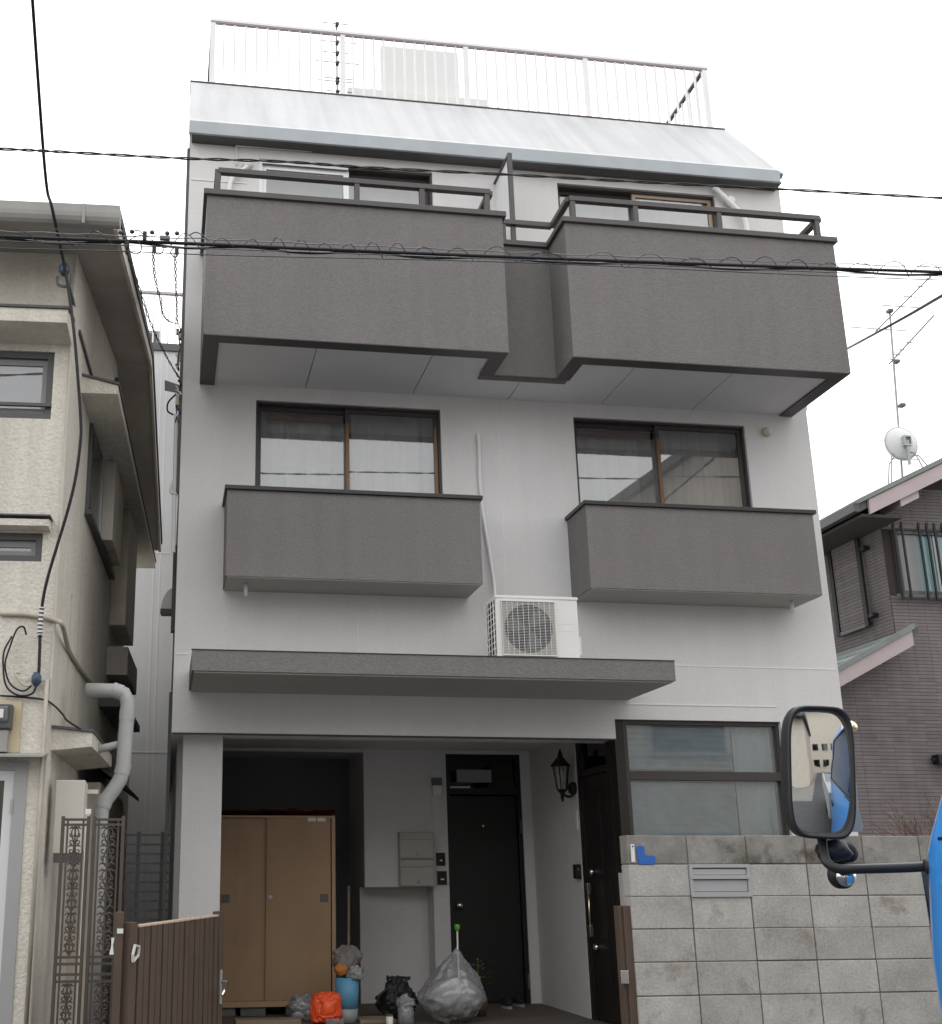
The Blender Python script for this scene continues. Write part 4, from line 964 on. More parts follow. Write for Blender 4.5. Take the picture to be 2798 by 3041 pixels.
# flank: long ledge, window, shutter boxes, vent, strips
l0, l1 = L.U(351, 1140, .30), L.U(459, 1752, .30)
zl = l0.z
lg = part('flank_ledge', MB().prism([(0, zl-.09), (.30, zl-.09), (.30, zl-.015), (0, zl+.06)], 'y', l0.y, l1.y), 'cream_stucco', lh)
part('ledge_flashing', MB().prism([(.0, zl+.062), (.312, zl-.012), (.312, zl+.008), (.0, zl+.08)], 'y', l0.y-.015, l1.y), 'flashing', lg)
s0, s1 = L.U(237, 985, .012), L.U(274, 1118, .012)
part('flank_strip', MB().bar(s0, s1, .02, .03), 'frame_dark', lh)
q = L.U(366, 1112, 0)
part('round_vent', MB().lathe([(.19, 0), (.19, .03), (.15, .045), (.001, .03)], (0.0, min(q.y, ridge.y), zroof(min(q.y, ridge.y))-.48), 24, 'x'), 'frame_dark', lh)
zs = 4.48
a, b = L.U(258, 1400, .0).y, L.U(290, 1500, .0).y
fw = part('flank_window', MB().box(.001, .03, a, b, zs, zl-.1), 'frame_dark', lh)
part('pane', MB().box(.031, .036, a+.08, b-.1, zs+.06, zl-.16), 'pane', fw)
part('window_rail', MB().box(.031, .05, b-.09, b-.03, zs+.02, zl-.12), 'alu_grey', fw)
part('flank_sill', MB().box(.001, .06, a-.02, b+1.3, zs-.04, zs), 'frame_dark', lh)
part('shutter_box', MB().box(.001, .15, b+.03, b+.95, zs+.01, zl-.1), 'cream_trim', lh, .01)
part('shutter_box', MB().box(.001, .17, b+1.5, b+2.6, 4.0, zl-.1), 'cream_trim', lh, .01)
part('shutter_box', MB().box(.001, .22, b+1.4, b+2.7, 3.45, 3.75), 'soffit_brown', lh, .01)
part('flank_hood', MB().box(.001, .26, b+.9, b+2.9, 3.05, 3.12), 'flashing', lh)
for v, z0, z1 in ((.75, 2.5, 3.6), (1.15, 2.4, 3.75)): part('render_seam', MB().box(.0005, .006, v, v+.03, z0, z1), 'cream_trim', lh)
# lower hood on the flank with its bracket
a_, b_ = L.U(214, 2165, .02), L.U(302, 2184, .30)
zz = L.V(214, 2175, .15).z
hd = part('flank_hood', MB().prism([(0, zz-.13), (.29, zz-.10), (.29, zz-.0), (0, zz+.03)], 'y', .15, 1.65), 'cream_stucco', lh)
part('hood_flashing', MB().prism([(0, zz+.031), (.30, zz+.002), (.30, zz+.02), (0, zz+.05)], 'y', .13, 1.66), 'flashing', hd)
part('lower_wing', MB().box(.001, .20, 1.7, 4.0, 0, 2.2), 'cream_trim', lh)
part('lower_wing_roof', MB().prism([(0, 2.45), (.35, 2.2), (.35, 2.24), (0, 2.5)], 'y', 1.68, 4.1), 'roof_dark', lh)
# things on the cream house
b0, b1 = L.V(0, 2082, -.02), L.V(55, 2235, -.02)
mt = thing('electric_meter', 'grey electric meter on a tan board above the white door', 'meter', (-.82, 8.2, 0), rz=L.rz)
part('board', MB().box(b1.x-.32, b1.x, -.02, -.001, b1.z, b0.z), 'meter_board', mt)
m0, m1 = L.V(0, 2092, -.08), L.V(33, 2165, -.08)
part('meter_body', MB().box(m1.x-.2, m1.x, -.11, -.021, m1.z, m0.z), 'frame_dark', mt, .01)
part('meter_glass', MB().box(m1.x-.19, m1.x-.02, -.135, -.111, m1.z+.05, m0.z-.02), 'pane_frost', mt, .01)
part('meter_label', MB().box(m1.x-.13, m1.x-.05, -.139, -.1355, m0.z-.10, m0.z-.04), 'lamp_white', mt)
part('terminal_cover', MB().box(m1.x-.2, m1.x-.02, -.09, -.021, m1.z-.16, m1.z-.005), 'gutter_grey', mt, .006)
# beige service box on the flank
b0, b1 = at(167, 2316, 8.33), at(243, 2535, 8.33)
bx = thing('service_box', 'tall beige service box hung at the cream house corner', 'utility box', ((b0.x+b1.x)/2, 8.36, b1.z))
part('box_body', MB().box(b0.x, b1.x, 8.33, 8.50, b1.z, b0.z), 'box_beige', bx, .008)
part('box_door', MB().box(b1.x+.001, b1.x+.01, 8.36, 8.49, b1.z+.02, b0.z-.02), 'box_beige', bx)
part('box_bracket', MB().box(b1.x-.01, b1.x+.09, 8.40, 8.43, b0.z-.09, b0.z-.06), 'box_beige', bx)
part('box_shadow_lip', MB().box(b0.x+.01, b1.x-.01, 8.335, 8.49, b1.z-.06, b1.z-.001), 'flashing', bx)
# big grey duct
DY = 8.75
dpts = fpts([(255, 2050), (345, 2052)], DY)+fpts([(368, 2060), (380, 2085)], DY)+fpts([(378, 2120), (372, 2200), (366, 2280)], DY)+fpts([(358, 2312), (338, 2345), (312, 2378), (302, 2405)], DY)+fpts([(298, 2440)], DY)
dpts.append(Vector((dpts[-1].x, DY, 0)))
du = thing('duct_pipe', 'thick grey plastic pipe bending down the cream house flank', 'pipe', (dpts[-1].x, DY, 0))
part('pipe', MB().tube(dpts, .056, 18), 'pvc_grey', du, smooth=True)
for i, j in ((1, 2), (4, 5), (6, 7), (9, 10)):
    p, r = dpts[i], dpts[j]; d = (r-p).normalized(); part('socket', MB().tube([p-d*.03, p+d*.05], .0595, 18), 'pvc_grey', du)
part('side_branch', MB().tube([dpts[5]+Vector((-.02, .02, -.02)), dpts[5]+Vector((-.28, .06, -.08))], .03, 12), 'pvc_grey', du, smooth=True)
# thin pipes and cables on the cream house
solo('wall_conduit', MB().tube(smoothpath([L.o+L.ex*p.x+L.ey*p.y+Vector((0, 0, p.z)) for p in (L.V(0, 1822, -.02), L.V(90, 1826, -.02), L.V(165, 1843, -.02), L.V(186, 1860, -.01), L.U(205, 1930, .02), L.U(238, 1985, .02), L.U(272, 2030, .02))]), .018, 8), 'pipe_cream', 'cream conduit pipe running across the stucco and round its corner', 'conduit', smooth=True)
for i, (px, y0, y1) in enumerate(((140, 2020, 3041),)):
    p = at(px, y0, 8.14); r = at(px-.055*(y1-y0), y1, 8.14)
    solo('wall_pipe', MB().tube([(p.x, 8.14, r.z), (p.x, 8.14, p.z)], .015, 8), 'pipe_cream', 'cream pipe running down the cream house corner behind the iron gate', 'pipe', smooth=True)
def lcable(pts, v0): return [L.o+L.ex*q.x+L.ey*q.y+Vector((0, 0, q.z)) for q in [L.V(a, b, v) for a, b, v in pts]]
sc_ = smoothpath(lcable([(85, -160, -2.2), (133, 500, -.9), (155, 619, -.72), (191, 787, -.45), (207, 886, -.42), (221, 998, -.40), (231, 1117, -.36), (240, 1250, -.30), (239, 1310, -.28), (226, 1410, -.24), (201, 1517, -.2), (139, 1726, -.12), (121, 1839, -.08), (118, 1927, -.06), (115, 1999, -.05), (110, 2028, -.04)], 0), 8)
sv = thing('service_cable', 'thick black service cable hanging down the front of the cream house', 'cable', tuple(sc_[-1]))
part('cable', MB().tube(sc_, .0115, 8), 'cable_black', sv, smooth=True)
part('banding', MB().tube(sc_[-28:-20], .017, 8), 'lamp_white', sv)
for k in range(8): 
    i = len(sc_)-28+k; part('band_stripe', MB().tube([sc_[i]*.7+sc_[i+1]*.3, sc_[i]*.3+sc_[i+1]*.7], .0175, 8), 'cable_black', sv)
ins = L.o+L.ex*L.V(108, 2018, -.06).x+L.ey*-.06+Vector((0, 0, L.V(108, 2018, -.06).z))
part('anchor', MB().lathe([(.012, -.05), (.035, -.02), (.035, .02), (.02, .05)], ins, 14), 'insulator', sv, smooth=True)
part('anchor_bolt', MB().bar(ins+Vector((-.06, .0, 0)), ins+Vector((.10, .0, 0)), .02), 'alu_grey', sv)
for i, pts in enumerate(([(78, 1885, -.04), (70, 1862, -.08), (50, 1870, -.1), (30, 1920, -.1), (15, 1975, -.08), (30, 2030, -.06), (70, 2052, -.05), (105, 2025, -.05)], [(35, 1890, -.06), (12, 1935, -.08), (10, 1990, -.08), (20, 2040, -.06), (55, 2065, -.05), (95, 2060, -.04), (110, 2030, -.05)], [(60, 2000, -.06), (45, 2000, -.08), (70, 2035, -.06), (110, 2030, -.05)])):
    part('wire_loop', MB().tube(smoothpath(lcable(pts, 0)), .007, 6), 'cable_black' if i < 2 else 'insul_cream', sv, smooth=True)
solo('low_cable', MB().tube(smoothpath(lcable([(0, 2066, -.03), (60, 2070, -.03), (130, 2078, -.03), (160, 2095, -.02), (185, 2120, 0)], 0)+[at(200, 2140, 8.2), at(238, 2165, 8.3)]), .008, 6), 'cable_black', 'thin black cable along the stucco above the tan meter board', 'cable', smooth=True)
bq = lcable([(191, 800, -.4)], 0)[0]
bk = thing('cable_bracket', 'small blue insulator and bracket holding the service cable off the cream wall', 'bracket', tuple(bq))
part('insulator', MB().lathe([(.02, -.05), (.04, -.02), (.04, .02), (.02, .05)], bq, 14), 'insulator', bk, smooth=True)
b2 = lcable([(170, 820, -.3), (173, 845, -.3), (205, 848, -.3), (213, 815, -.3)], 0)
part('hook', MB().tube(smoothpath(b2), .012, 6), 'cable_grey', bk)
part('stay', MB().bar(b2[2], L.o+L.ex*(L.V(205, 848, -.3).x)+L.ey*.02+Vector((0, 0, b2[2].z)), .02), 'cable_grey', bk)

# ============================================================ white building behind the alley
KY2 = 16.7
kb0 = at(480, 1022, KY2)
kb_ = thing('rear_building', 'plain white building with railed roof at the end of the alley', 'building', (-.5, KY2, 0))
part('wall', MB().box(-6, 3, KY2, KY2+5, 0, kb0.z-.12), 'back_wall', kb_)
part('roof_edge', MB().box(-6.02, 3.02, KY2-.04, KY2+5, kb0.z-.12, kb0.z), 'flashing', kb_)
for px in (478, 460): x = at(px, 1600, KY2).x; part('panel_joint', MB().box(x-.006, x+.006, KY2-.006, KY2-.0005, 0, kb0.z-.13), 'soffit_paint', kb_)
for py in (1642, 2234): z = at(470, py, KY2).z; part('panel_joint', MB().box(-6, 3, KY2-.008, KY2-.002, z-.008, z+.008), 'soffit_paint', kb_)
zr_ = at(480, 868, KY2+.1).z
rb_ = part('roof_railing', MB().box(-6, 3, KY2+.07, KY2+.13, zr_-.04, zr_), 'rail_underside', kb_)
for k in range(40):
    x = at(436, 900, KY2+.1).x+(k-16)*.118
    if -2.5 < x < 1.5: part('baluster', MB().box(x-.012, x+.012, KY2+.09, KY2+.11, kb0.z, zr_-.04), 'white_rail', rb_)
rbx0, rbx1 = at(436, 980, KY2+.6), at(478, 1012, KY2+.6)
t = thing('roof_unit', 'grey boxy unit on the roof of the white rear building', 'unit', ((rbx0.x+rbx1.x)/2, KY2+.8, kb0.z))
part('unit_case', MB().box(rbx0.x, rbx1.x, KY2+.6, KY2+.9, kb0.z, rbx0.z), 'gutter_grey', t, .01)
part('unit_panel', MB().box(rbx0.x+.05, rbx0.x+.16, KY2+.59, KY2+.5995, kb0.z+.08, rbx0.z-.06), 'frame_dark', t)

# ============================================================ mauve tiled house on the right
RY = 13.5
rh = thing('tiled_house', 'mauve tile clad house with pink gable boards right of the grey house', 'house', (10.5, RY, 0))
X2 = at(2612, 1540, RY).x; XE = 14.5
vb0 = at(2586, 1526, RY-.5); SL = .49
def zv(x): return vb0.z+SL*(x-vb0.x)        # underside line of the upper verge
lb0 = at(2715, 1916, RY-.5); SL2 = .515
def zv2(x): return lb0.z+SL2*(x-lb0.x)
win = (at(2652, 1600, RY).x-.02, at(2652, 1600, RY).x+1.3, at(2690, 1768, RY).z, at(2660, 1578, RY).z)
XLo = 7.7
part('wall_core', MB().prism([(XLo, 0), (XE, 0), (XE, zv(11.6)), (11.6, zv(11.6)+.15), (X2, zv(X2)+.15), (X2, zv2(X2)+.12), (XLo, zv2(XLo)+.12)], 'y', RY, RY+.15), 'tile_joint', rh)
part('flank_core', MB().box(X2, X2+.15, RY+.151, 19, 3.2, zv(X2)+.2), 'tile_joint', rh)
part('flank_core', MB().box(XLo, XLo+.15, RY+.151, 19, 0, 3.2), 'tile_joint', rh)
part('room', MB().box(X2+.5, XE, RY+.8, RY+.85, 4, 6.2), 'room_dark', rh)
TW, TH = .232, .0462
tl = MB().box(-.1153, .1153, 0, .012, -.0208, .0208)
tproto = None; cnt = 0; rest = MB(); rw = random.Random(2)
rows = int((6.6-1.35)/TH)
def wall_ok(x, z):
    if z < 3.85: ok = x > XLo+.1 and z < zv2(x)+.28+ (10 if x > X2+.05 else 0)
    else: ok = x > X2+.11 or (x > XLo+.1 and z < zv2(x)+.12)
    return ok and z < zv(x)+.05
cand = []
for j in range(rows):
    z = 1.35+(j+.5)*TH
    n = 0
    for i in range(int((11.3-XLo)/TW)+1):
        x = X2+.118+(i-9)*TW
        if not wall_ok(x, z) or x > 11.2: continue
        if win[0]-.12 < x < win[1]+.12 and win[2]-.03 < z < win[3]+.03: continue
        pz = EYE.z+(z-EYE.z)*1.0
        X_ = x; v = Vector((X_, RY, z))-EYE; 
        u_ = PPX+FPX*v.dot(RIGHT)/v.dot(_f); w_ = PPY-FPX*v.dot(UP)/v.dot(_f)
        vis = u_ < 2830 and u_ > 2440+(w_-1200)*.115
        cand.append((not vis, -x*0-w_, x, z))
cand.sort()
for k, (nv, _, x, z) in enumerate(cand):
    if k < 300 and not nv:
        if tproto is None: o = tproto = obj('tile', tl, 'tile_mauve', rh, base=(0, 0, 0))
        else: o = tproto.copy(); C.objects.link(o); o.parent = rh
        o.location = (x-10.5, -.0125+rw.uniform(-.001, .001), z)
    else: rest.box(x-.1142, x+.1142, RY-.0125, RY-.0005, z-.0208, z+.0208)
o = part('tiles_rest', rest, 'tile_mauve', rh); o['kind'] = 'stuff'
fl = MB()
for j in range(rows):
    z = 1.35+(j+.5)*TH
    if z < 3.7 or z > zv(X2)+.0: continue
    for i in range(16): y = RY-.0+(i+.5)*TW; fl.box(X2-.0125, X2-.0005, y-.1142, y+.1142, z-.0208, z+.0208)
o = part('tiles_flank', fl, 'tile_mauve', rh); o['kind'] = 'stuff'
# roofs
ra = vb0.x-.10; rb2 = 12.2
def slab(name, x0, x1, fz, t0, t1, y0, y1, m, parent): return part(name, MB().prism([(x0, fz(x0)+t0), (x1, fz(x1)+t0), (x1, fz(x1)+t1), (x0, fz(x0)+t1)], 'y', y0, y1), m, parent)
ur = slab('upper_roof', ra, rb2, zv, .10, .21, RY-.46, 19.4, 'frame_dark', rh)
slab('verge_board', vb0.x, rb2, zv, .0, .20, RY-.5, RY-.461, 'fascia_pink', ur)
slab('roof_tiles', ra-.03, rb2, zv, .211, .275, RY-.53, 19.4, 'roof_tile', ur)
part('eave_gutter', MB().box(ra-.10, ra-.005, RY-.46, 19.4, zv(ra)+.09, zv(ra)+.20), 'frame_dark', ur)
part('eave_soffit', MB().box(ra, X2, RY-.46, 19.4, zv(ra)+.02, zv(ra)+.06), 'tile_joint', ur)
slab('purlin_end', X2+.02, X2+.30, zv, -.10, .0, RY-.45, RY-.013, 'fascia_pink', ur)
lr = slab('lower_roof', 7.0, X2-.0005, zv2, .10, .20, RY-.46, 19.4, 'frame_dark', rh)
slab('lower_verge_board', 7.0, lb0.x, zv2, .0, .20, RY-.5, RY-.461, 'fascia_pink', lr)
for k in range(9):   # stepped roofing courses
    xx0 = 7.0+k*(X2-7.0)/9; xx1 = xx0+(X2-7.0)/9-.006
    part('roofing_course', MB().prism([(xx0, zv2(xx0)+.225), (xx1, zv2(xx1)+.205), (xx1, zv2(xx1)+.201), (xx0, zv2(xx0)+.201)], 'y', RY-.50, 19.4), 'roof_tile', lr)
slab('verge_cap', 6.95, lb0.x+.02, zv2, .2005, .27, RY-.54, RY-.501, 'roof_tile', lr)
# window with bars on the front
rw_ = part('barred_window', MB().wall(win[0], win[1], win[2], win[3], [(win[0]+.05, win[1]-.05, win[2]+.05, win[3]-.05)], RY-.06, RY-.002), 'frame_dark', rh)
xm_ = at(2728, 1650, RY).x-.02
part('sash', MB().box(win[0]+.05, xm_, RY-.03, RY-.02, win[2]+.05, win[3]-.05), 'shutter_grey', rw_)
part('pane', MB().box(xm_, win[1]-.05, RY-.02, RY-.012, win[2]+.05, win[3]-.05), 'pane_blue', rw_)
part('inner_stile', MB().box(xm_+.24, xm_+.27, RY-.035, RY-.0205, win[2]+.05, win[3]-.05), 'alu_grey', rw_)
yb_ = RY-.12
for px in (2653, 2677, 2728, 2752, 2774, 2797):
    x = at(px, 1560, yb_).x; part('bar', MB().box(x-.013, x+.013, yb_-.01, yb_+.01, win[2]-.09, win[3]+.10), 'black', rw_)
for z in (win[3]+.03, win[2]-.03): part('bar_rail', MB().box(win[0]-.10, win[1], yb_+.011, yb_+.03, z-.02, z+.02), 'frame_dark', rw_)
# shuttered window on the flank
fy0, fy1 = atx(2563, 1600, X2).y, atx(2478, 1680, X2).y
fz0, fz1 = atx(2590, 1850, X2).z, atx(2560, 1590, X2).z
sw_ = part('flank_window', MB().box(X2-.05, X2-.0125, fy0, fy1, fz0, fz1), 'tile_mauve', rh)
for y in (fy0, fy1-.06): part('shutter_rail', MB().box(X2-.085, X2-.0505, y, y+.08, fz0-.05, fz1+.05), 'black', sw_)
part('shutter_rail', MB().box(X2-.08, X2-.0505, fy0+.081, fy1-.061, fz1-.02, fz1+.05), 'frame_dark', sw_)
part('shutter_rail', MB().box(X2-.08, X2-.0505, fy0+.081, fy1-.061, fz0-.05, fz0+.0), 'frame_dark', sw_)
for k in range(24):
    z = fz0+.01+(fz1-fz0-.04)*k/24; part('shutter_slat', MB().box(X2-.066, X2-.0505, fy0+.085, fy1-.065, z, z+(fz1-fz0)/24-.006), 'tile_mauve', sw_)
for z in (fz0+.05, fz1-.25): part('shutter_catch', MB().box(X2-.10, X2-.0125, fy0-.14, fy0-.04, z, z+.05), 'black', sw_)
t = thing('wall_fixture', 'black bracketed fixture on the tiled wall above the block wall', 'fixture', (at(2782, 2265, RY).x, RY, 2))
q = at(2782, 2255, RY-.1)
part('fixture_box', MB().box(q.x, q.x+.25, RY-.14, RY-.013, q.z-.06, q.z+.06), 'black', t, .01)
part('fixture_arm', MB().box(q.x-.05, q.x, RY-.09, RY-.06, q.z-.02, q.z+.02), 'black', t)
# satellite dish and antennas on that roof
AYs = RY+.4
dc = at(2676, 1318, AYs); R_ = 48*AYs/FPX*1.28
ds = thing('satellite_dish', 'pale round satellite dish seen from behind on the tiled roof', 'satellite dish', (dc.x, AYs, zv(dc.x)+.27))
prof_ = [(R_*k/8, -.10*(1-(k/8)**2)) for k in range(8, -1, -1)]
dm = MB().lathe([(max(.001, r), h) for r, h in prof_], dc, 36, 'y'); 
part('reflector', dm, 'dish_grey', ds, smooth=True)
part('rim', MB().tube([Vector((dc.x+R_*math.cos(t), AYs, dc.z+R_*math.sin(t))) for t in [i*math.pi/18 for i in range(37)]], .008, 6), 'dish_grey', ds)
part('mount', MB().wall(dc.x-.05, dc.x+.06, dc.z-.08, dc.z+.07, [(dc.x-.035, dc.x+.045, dc.z-.06, dc.z+.05)], AYs-.16, AYs-.10), 'alu_grey', ds)
part('mount_arm', MB().bar((dc.x, AYs-.14, dc.z), (dc.x+.01, AYs-.10, dc.z-R_-.1), .035), 'alu_grey', ds)
mtop = at(2643, 930, AYs+.1)
am2 = thing('roof_aerial', 'tall thin television aerial with two booms behind the satellite dish', 'antenna', (dc.x, AYs+.1, zv(dc.x)+.27))
mb0 = Vector((dc.x+.02, AYs+.1, zv(dc.x)+.30)); mtp = Vector((mtop.x, AYs+.1, mtop.z))
part('mast', MB().tube([mb0, mtp], .015, 8), 'antenna_metal', am2)
for sx, sy in ((-.30, -.2), (.26, -.2), (-.02, .3), (.10, -.32)):
    fx = mb0.x+sx*1.1; part('leg', MB().tube([mb0+Vector((0, 0, .42)), mb0+Vector((sx*.75, sy*.75, .30)), Vector((fx, mb0.y+sy, zv(fx)+.26))], .010, 6), 'antenna_metal', am2)
part('leg_ring', MB().tube([mb0+Vector((-.24, -.15, .24)), mb0+Vector((.2, -.15, .24))], .007, 5), 'antenna_metal', am2)
def yagi(a, b, els, name):
    p, r = at(*a, AYs+.05), at(*b, AYs+.05); r.y -= .5; r = EYE+(r-EYE)
    part(name, MB().tube([p, r], .012, 6), 'antenna_metal', am2)
    for t, w in els:
        c = p.lerp(r, t); part('element', MB().tube([c+Vector((-w, 0, 0)), c+Vector((w, 0, 0))], .008, 5), 'antenna_metal', am2)
yagi((2600, 985), (2703, 868), ((.05, .45), (.45, .30), (.62, .10), (.8, .05), (.95, .04)), 'upper_boom')
yagi((2640, 1082), (2709, 984), ((.1, .06), (.2, .06), (.3, .06), (.45, .05)), 'lower_boom')
for py in (925, 1075, 1205): q = at(2643+(py-930)*.13, py, AYs+.1); part('clamp', MB().box(q.x-.04, q.x+.03, AYs+.05, AYs+.13, q.z-.022, q.z+.022), 'frame_dark', am2)
# globe lamp on the grey house's right flank
q = at(2527, 2160, D+.35)
gl = thing('globe_lamp', 'small brass globe lamp on the right edge of the grey house', 'wall lamp', (XR+.08, D+.35, q.z))
part('globe', MB().lathe([(.062*math.sin(t), -.062*math.cos(t)) for t in [i*math.pi/10 for i in range(11)]], (q.x, D+.35, q.z), 18), 'brass', gl, smooth=True)
part('stem', MB().tube([(XR-.005, D+.35, q.z+.03), (q.x-.03, D+.35, q.z+.03)], .016, 8), 'brass', gl)

# ============================================================ overhead lines
def line(pts, Y, n=10): return smoothpath([at(a, b, Y) for a, b in pts], n)
CYb = 6.1
main = [(-500, 682), (0, 702), (530, 722), (1000, 742), (1514, 763), (2150, 786), (2798, 808), (3400, 828)]
pm = line(main, CYb, 24)
oc = thing('overhead_cable', 'thick black overhead cable bundle with coiled hanger wire in front of the balconies', 'cable', (2.5, CYb, pm[60].z))
part('main_cable', MB().tube(pm, .0108, 8), 'cable_black', oc, smooth=True)
part('second_cable', MB().tube([p+Vector((0, .02, -.006+.012*math.sin(i*.35))) for i, p in enumerate(pm)], .008, 6), 'cable_black', oc, smooth=True)
part('messenger_wire', MB().tube([p+Vector((0, .0, .035+.004*math.sin(i*.9))) for i, p in enumerate(pm)], .0035, 5), 'cable_grey', oc)
hx_ = MB(); hp = []
tot = len(pm)-1; rh_ = random.Random(9); ph = 0
for k in range(1400):
    t = k/1400*tot; i = int(t); p = pm[i].lerp(pm[min(i+1, tot)], t-i); ph += .17+.05*math.sin(k*.013)
    r = .036+.012*math.sin(k*.05)
    hp.append(p+Vector((0, r*math.cos(ph), .012+r*math.sin(ph))))
part('coil_hanger', MB().tube(hp, .0028, 4), 'cable_black', oc)
for i, (pts, r, lab) in enumerate((([(-500, 722), (0, 737), (350, 746), (700, 759), (1550, 780), (2550, 823), (3400, 850)], .0032, 'thin black wire just below the thick overhead cable bundle'),
        ([(-500, 700), (0, 716), (700, 741), (1500, 770), (2550, 812), (3400, 838)], .003, 'thin black wire hugging the underside of the overhead cable bundle'))):
    solo('overhead_wire', MB().tube(line(pts, CYb-.1), r, 5), 'cable_black', lab, 'wire')
up_ = line([(-500, 425), (0, 442), (200, 452), (540, 470), (840, 480), (1100, 498), (1500, 518), (1900, 540), (2320, 562), (2798, 588), (3400, 615)], 6.6, 20)
tw1 = MB(); 
for s in (0, math.pi):
    tw1.tube([p+Vector((0, .006*math.cos(i*.55+s), .006*math.sin(i*.55+s))) for i, p in enumerate(up_)], .0055, 5)
solo('twisted_wire', tw1, 'cable_black', 'twisted pair wire crossing above the third floor balcony rails', 'wire')
# hardware where the drop wires leave
hw = thing('cable_junction', 'cluster of small insulators and clamps on the overhead lines beside the cream roof', 'cable junction', tuple(at(450, 725, CYb)))
for px, py in ((358, 690), (392, 688), (452, 690), (497, 693), (526, 693)):
    q = at(px, py, CYb-.04); part('insulator', MB().lathe([(.006, -.012), (.014, -.006), (.014, .006), (.006, .014)], q, 10), 'insulator', hw, smooth=True)
for px, py, w in ((378, 728, .02), (458, 740, .022), (525, 745, .02), (430, 702, .03)):
    q = at(px, py, CYb-.04); part('clamp', MB().box(q.x-.012, q.x+.012, q.y-.012, q.y+.012, q.z-w, q.z+w), 'cable_black', hw, .003)
q = at(490, 707, CYb-.04); part('splice_box', MB().box(q.x-.03, q.x+.03, q.y-.012, q.y+.012, q.z-.012, q.z+.012), 'cable_grey', hw, .004)
for k, pts in enumerate(([(375, 735), (395, 752), (415, 750), (420, 730), (405, 712)], [(455, 745), (470, 755), (485, 745), (480, 728)], [(505, 752), (512, 740), (525, 735), (530, 752), (520, 765), (505, 752)], [(390, 690), (410, 684), (430, 700)], [(560, 700), (580, 690), (600, 697), (620, 715)])):
    part('jumper', MB().tube(smoothpath([at(a, b, CYb-.05) for a, b in pts], 6), .0035, 5), 'cable_black', hw)
def drop(pts, ya, yb, lab, r=.004, twist=True):
    n = len(pts); base_ = smoothpath([at(a, b, ya+(yb-ya)*k/(n-1)) for k, (a, b) in enumerate(pts)], 14); mb = MB()
    for s in ((0, math.pi) if twist else (0,)):
        mb.tube([p+Vector((.007*math.cos(i*.8+s), 0, .007*math.sin(i*.8+s)*.3)) for i, p in enumerate(base_)], r, 5)
    solo('drop_wire', mb, 'cable_black', lab, 'wire')
drop([(455, 750), (458, 830), (475, 900), (482, 960), (510, 1000), (525, 960)][:0]+[(455, 752), (460, 820), (476, 890), (488, 940), (510, 957), (527, 960)], CYb, 9.55, 'twisted drop wire curving from the cable junction to the house corner')
drop([(520, 755), (522, 830), (525, 900), (528, 955)], CYb, 9.55, 'straight twisted drop wire hanging to the house corner')
drop([(375, 745), (410, 845), (450, 965), (490, 1050), (530, 1120)], CYb, 9.6, 'long slanting twisted drop wire running beside the cream roof verge')
# fittings where they land, on the left corner of the grey house
jn = thing('corner_fittings', 'cream insulators and tangled wires on the left corner of the grey house', 'insulator', (XL-.04, D+.1, 5.5))
for k, (px, py, w, h) in enumerate(((528, 985, 10, 16), (535, 1000, 12, 14), (532, 1060, 13, 26), (527, 1190, 12, 32), (526, 1240, 8, 10))):
    q = at(px, py, D+.08); e = D/FPX
    part('insulator' if k < 2 else 'terminal_cover', MB().box(q.x-w*e*.5, q.x+w*e*.5, D+.06, D+.11, q.z-h*e*.55, q.z+h*e*.55), 'insul_cream', jn, .006)
rj = random.Random(4)
for k in range(12):
    y0_ = 950+k*26; pts = [at(530+rj.uniform(-9, 10), y0_+rj.uniform(-10, 40)*s_, D+.07+rj.uniform(-.03, .03)) for s_ in (0, .6, 1.2, 1.8)]
    part('tangled_wire', MB().tube(smoothpath(pts, 5), .006, 5), 'cable_black' if k % 4 else 'lamp_white', jn)
part('side_plate', MB().add([at(489, 1128, D+.2), at(538, 1145, D+.05), at(538, 1170, D+.05), at(489, 1160, D+.2)], [(0, 1, 2, 3)]), 'shutter_grey', jn)
part('plate_loop', MB().tube(smoothpath([at(523, 1170, D+.1), at(500, 1195, D+.1), at(498, 1220, D+.1), at(515, 1232, D+.1)]), .008, 6), 'cable_black', jn)
part('white_conduit', MB().tube(smoothpath([at(528, 1275, D+.08), at(523, 1325, D+.08), at(528, 1345, D+.08), at(520, 1410, D+.08), at(507, 1458, D+.1), at(525, 1468, D+.06)]), .014, 6), 'lamp_white', jn, smooth=True)
part('riser', MB().tube([at(524, 1230, D+.08), at(515, 1640, D+.08)], .018, 8), 'soffit_paint', jn)
bc = [at(2517, 1035, 9.2), at(2600, 990, 8.2), at(2700, 935, 7.2), at(2798, 878, 6.2), at(2990, 770, 4.6)]
solo('service_wire', MB().tube(smoothpath(bc), .012, 8), 'cable_black', 'thick black wire running up from the right end of the balcony', 'wire', smooth=True)

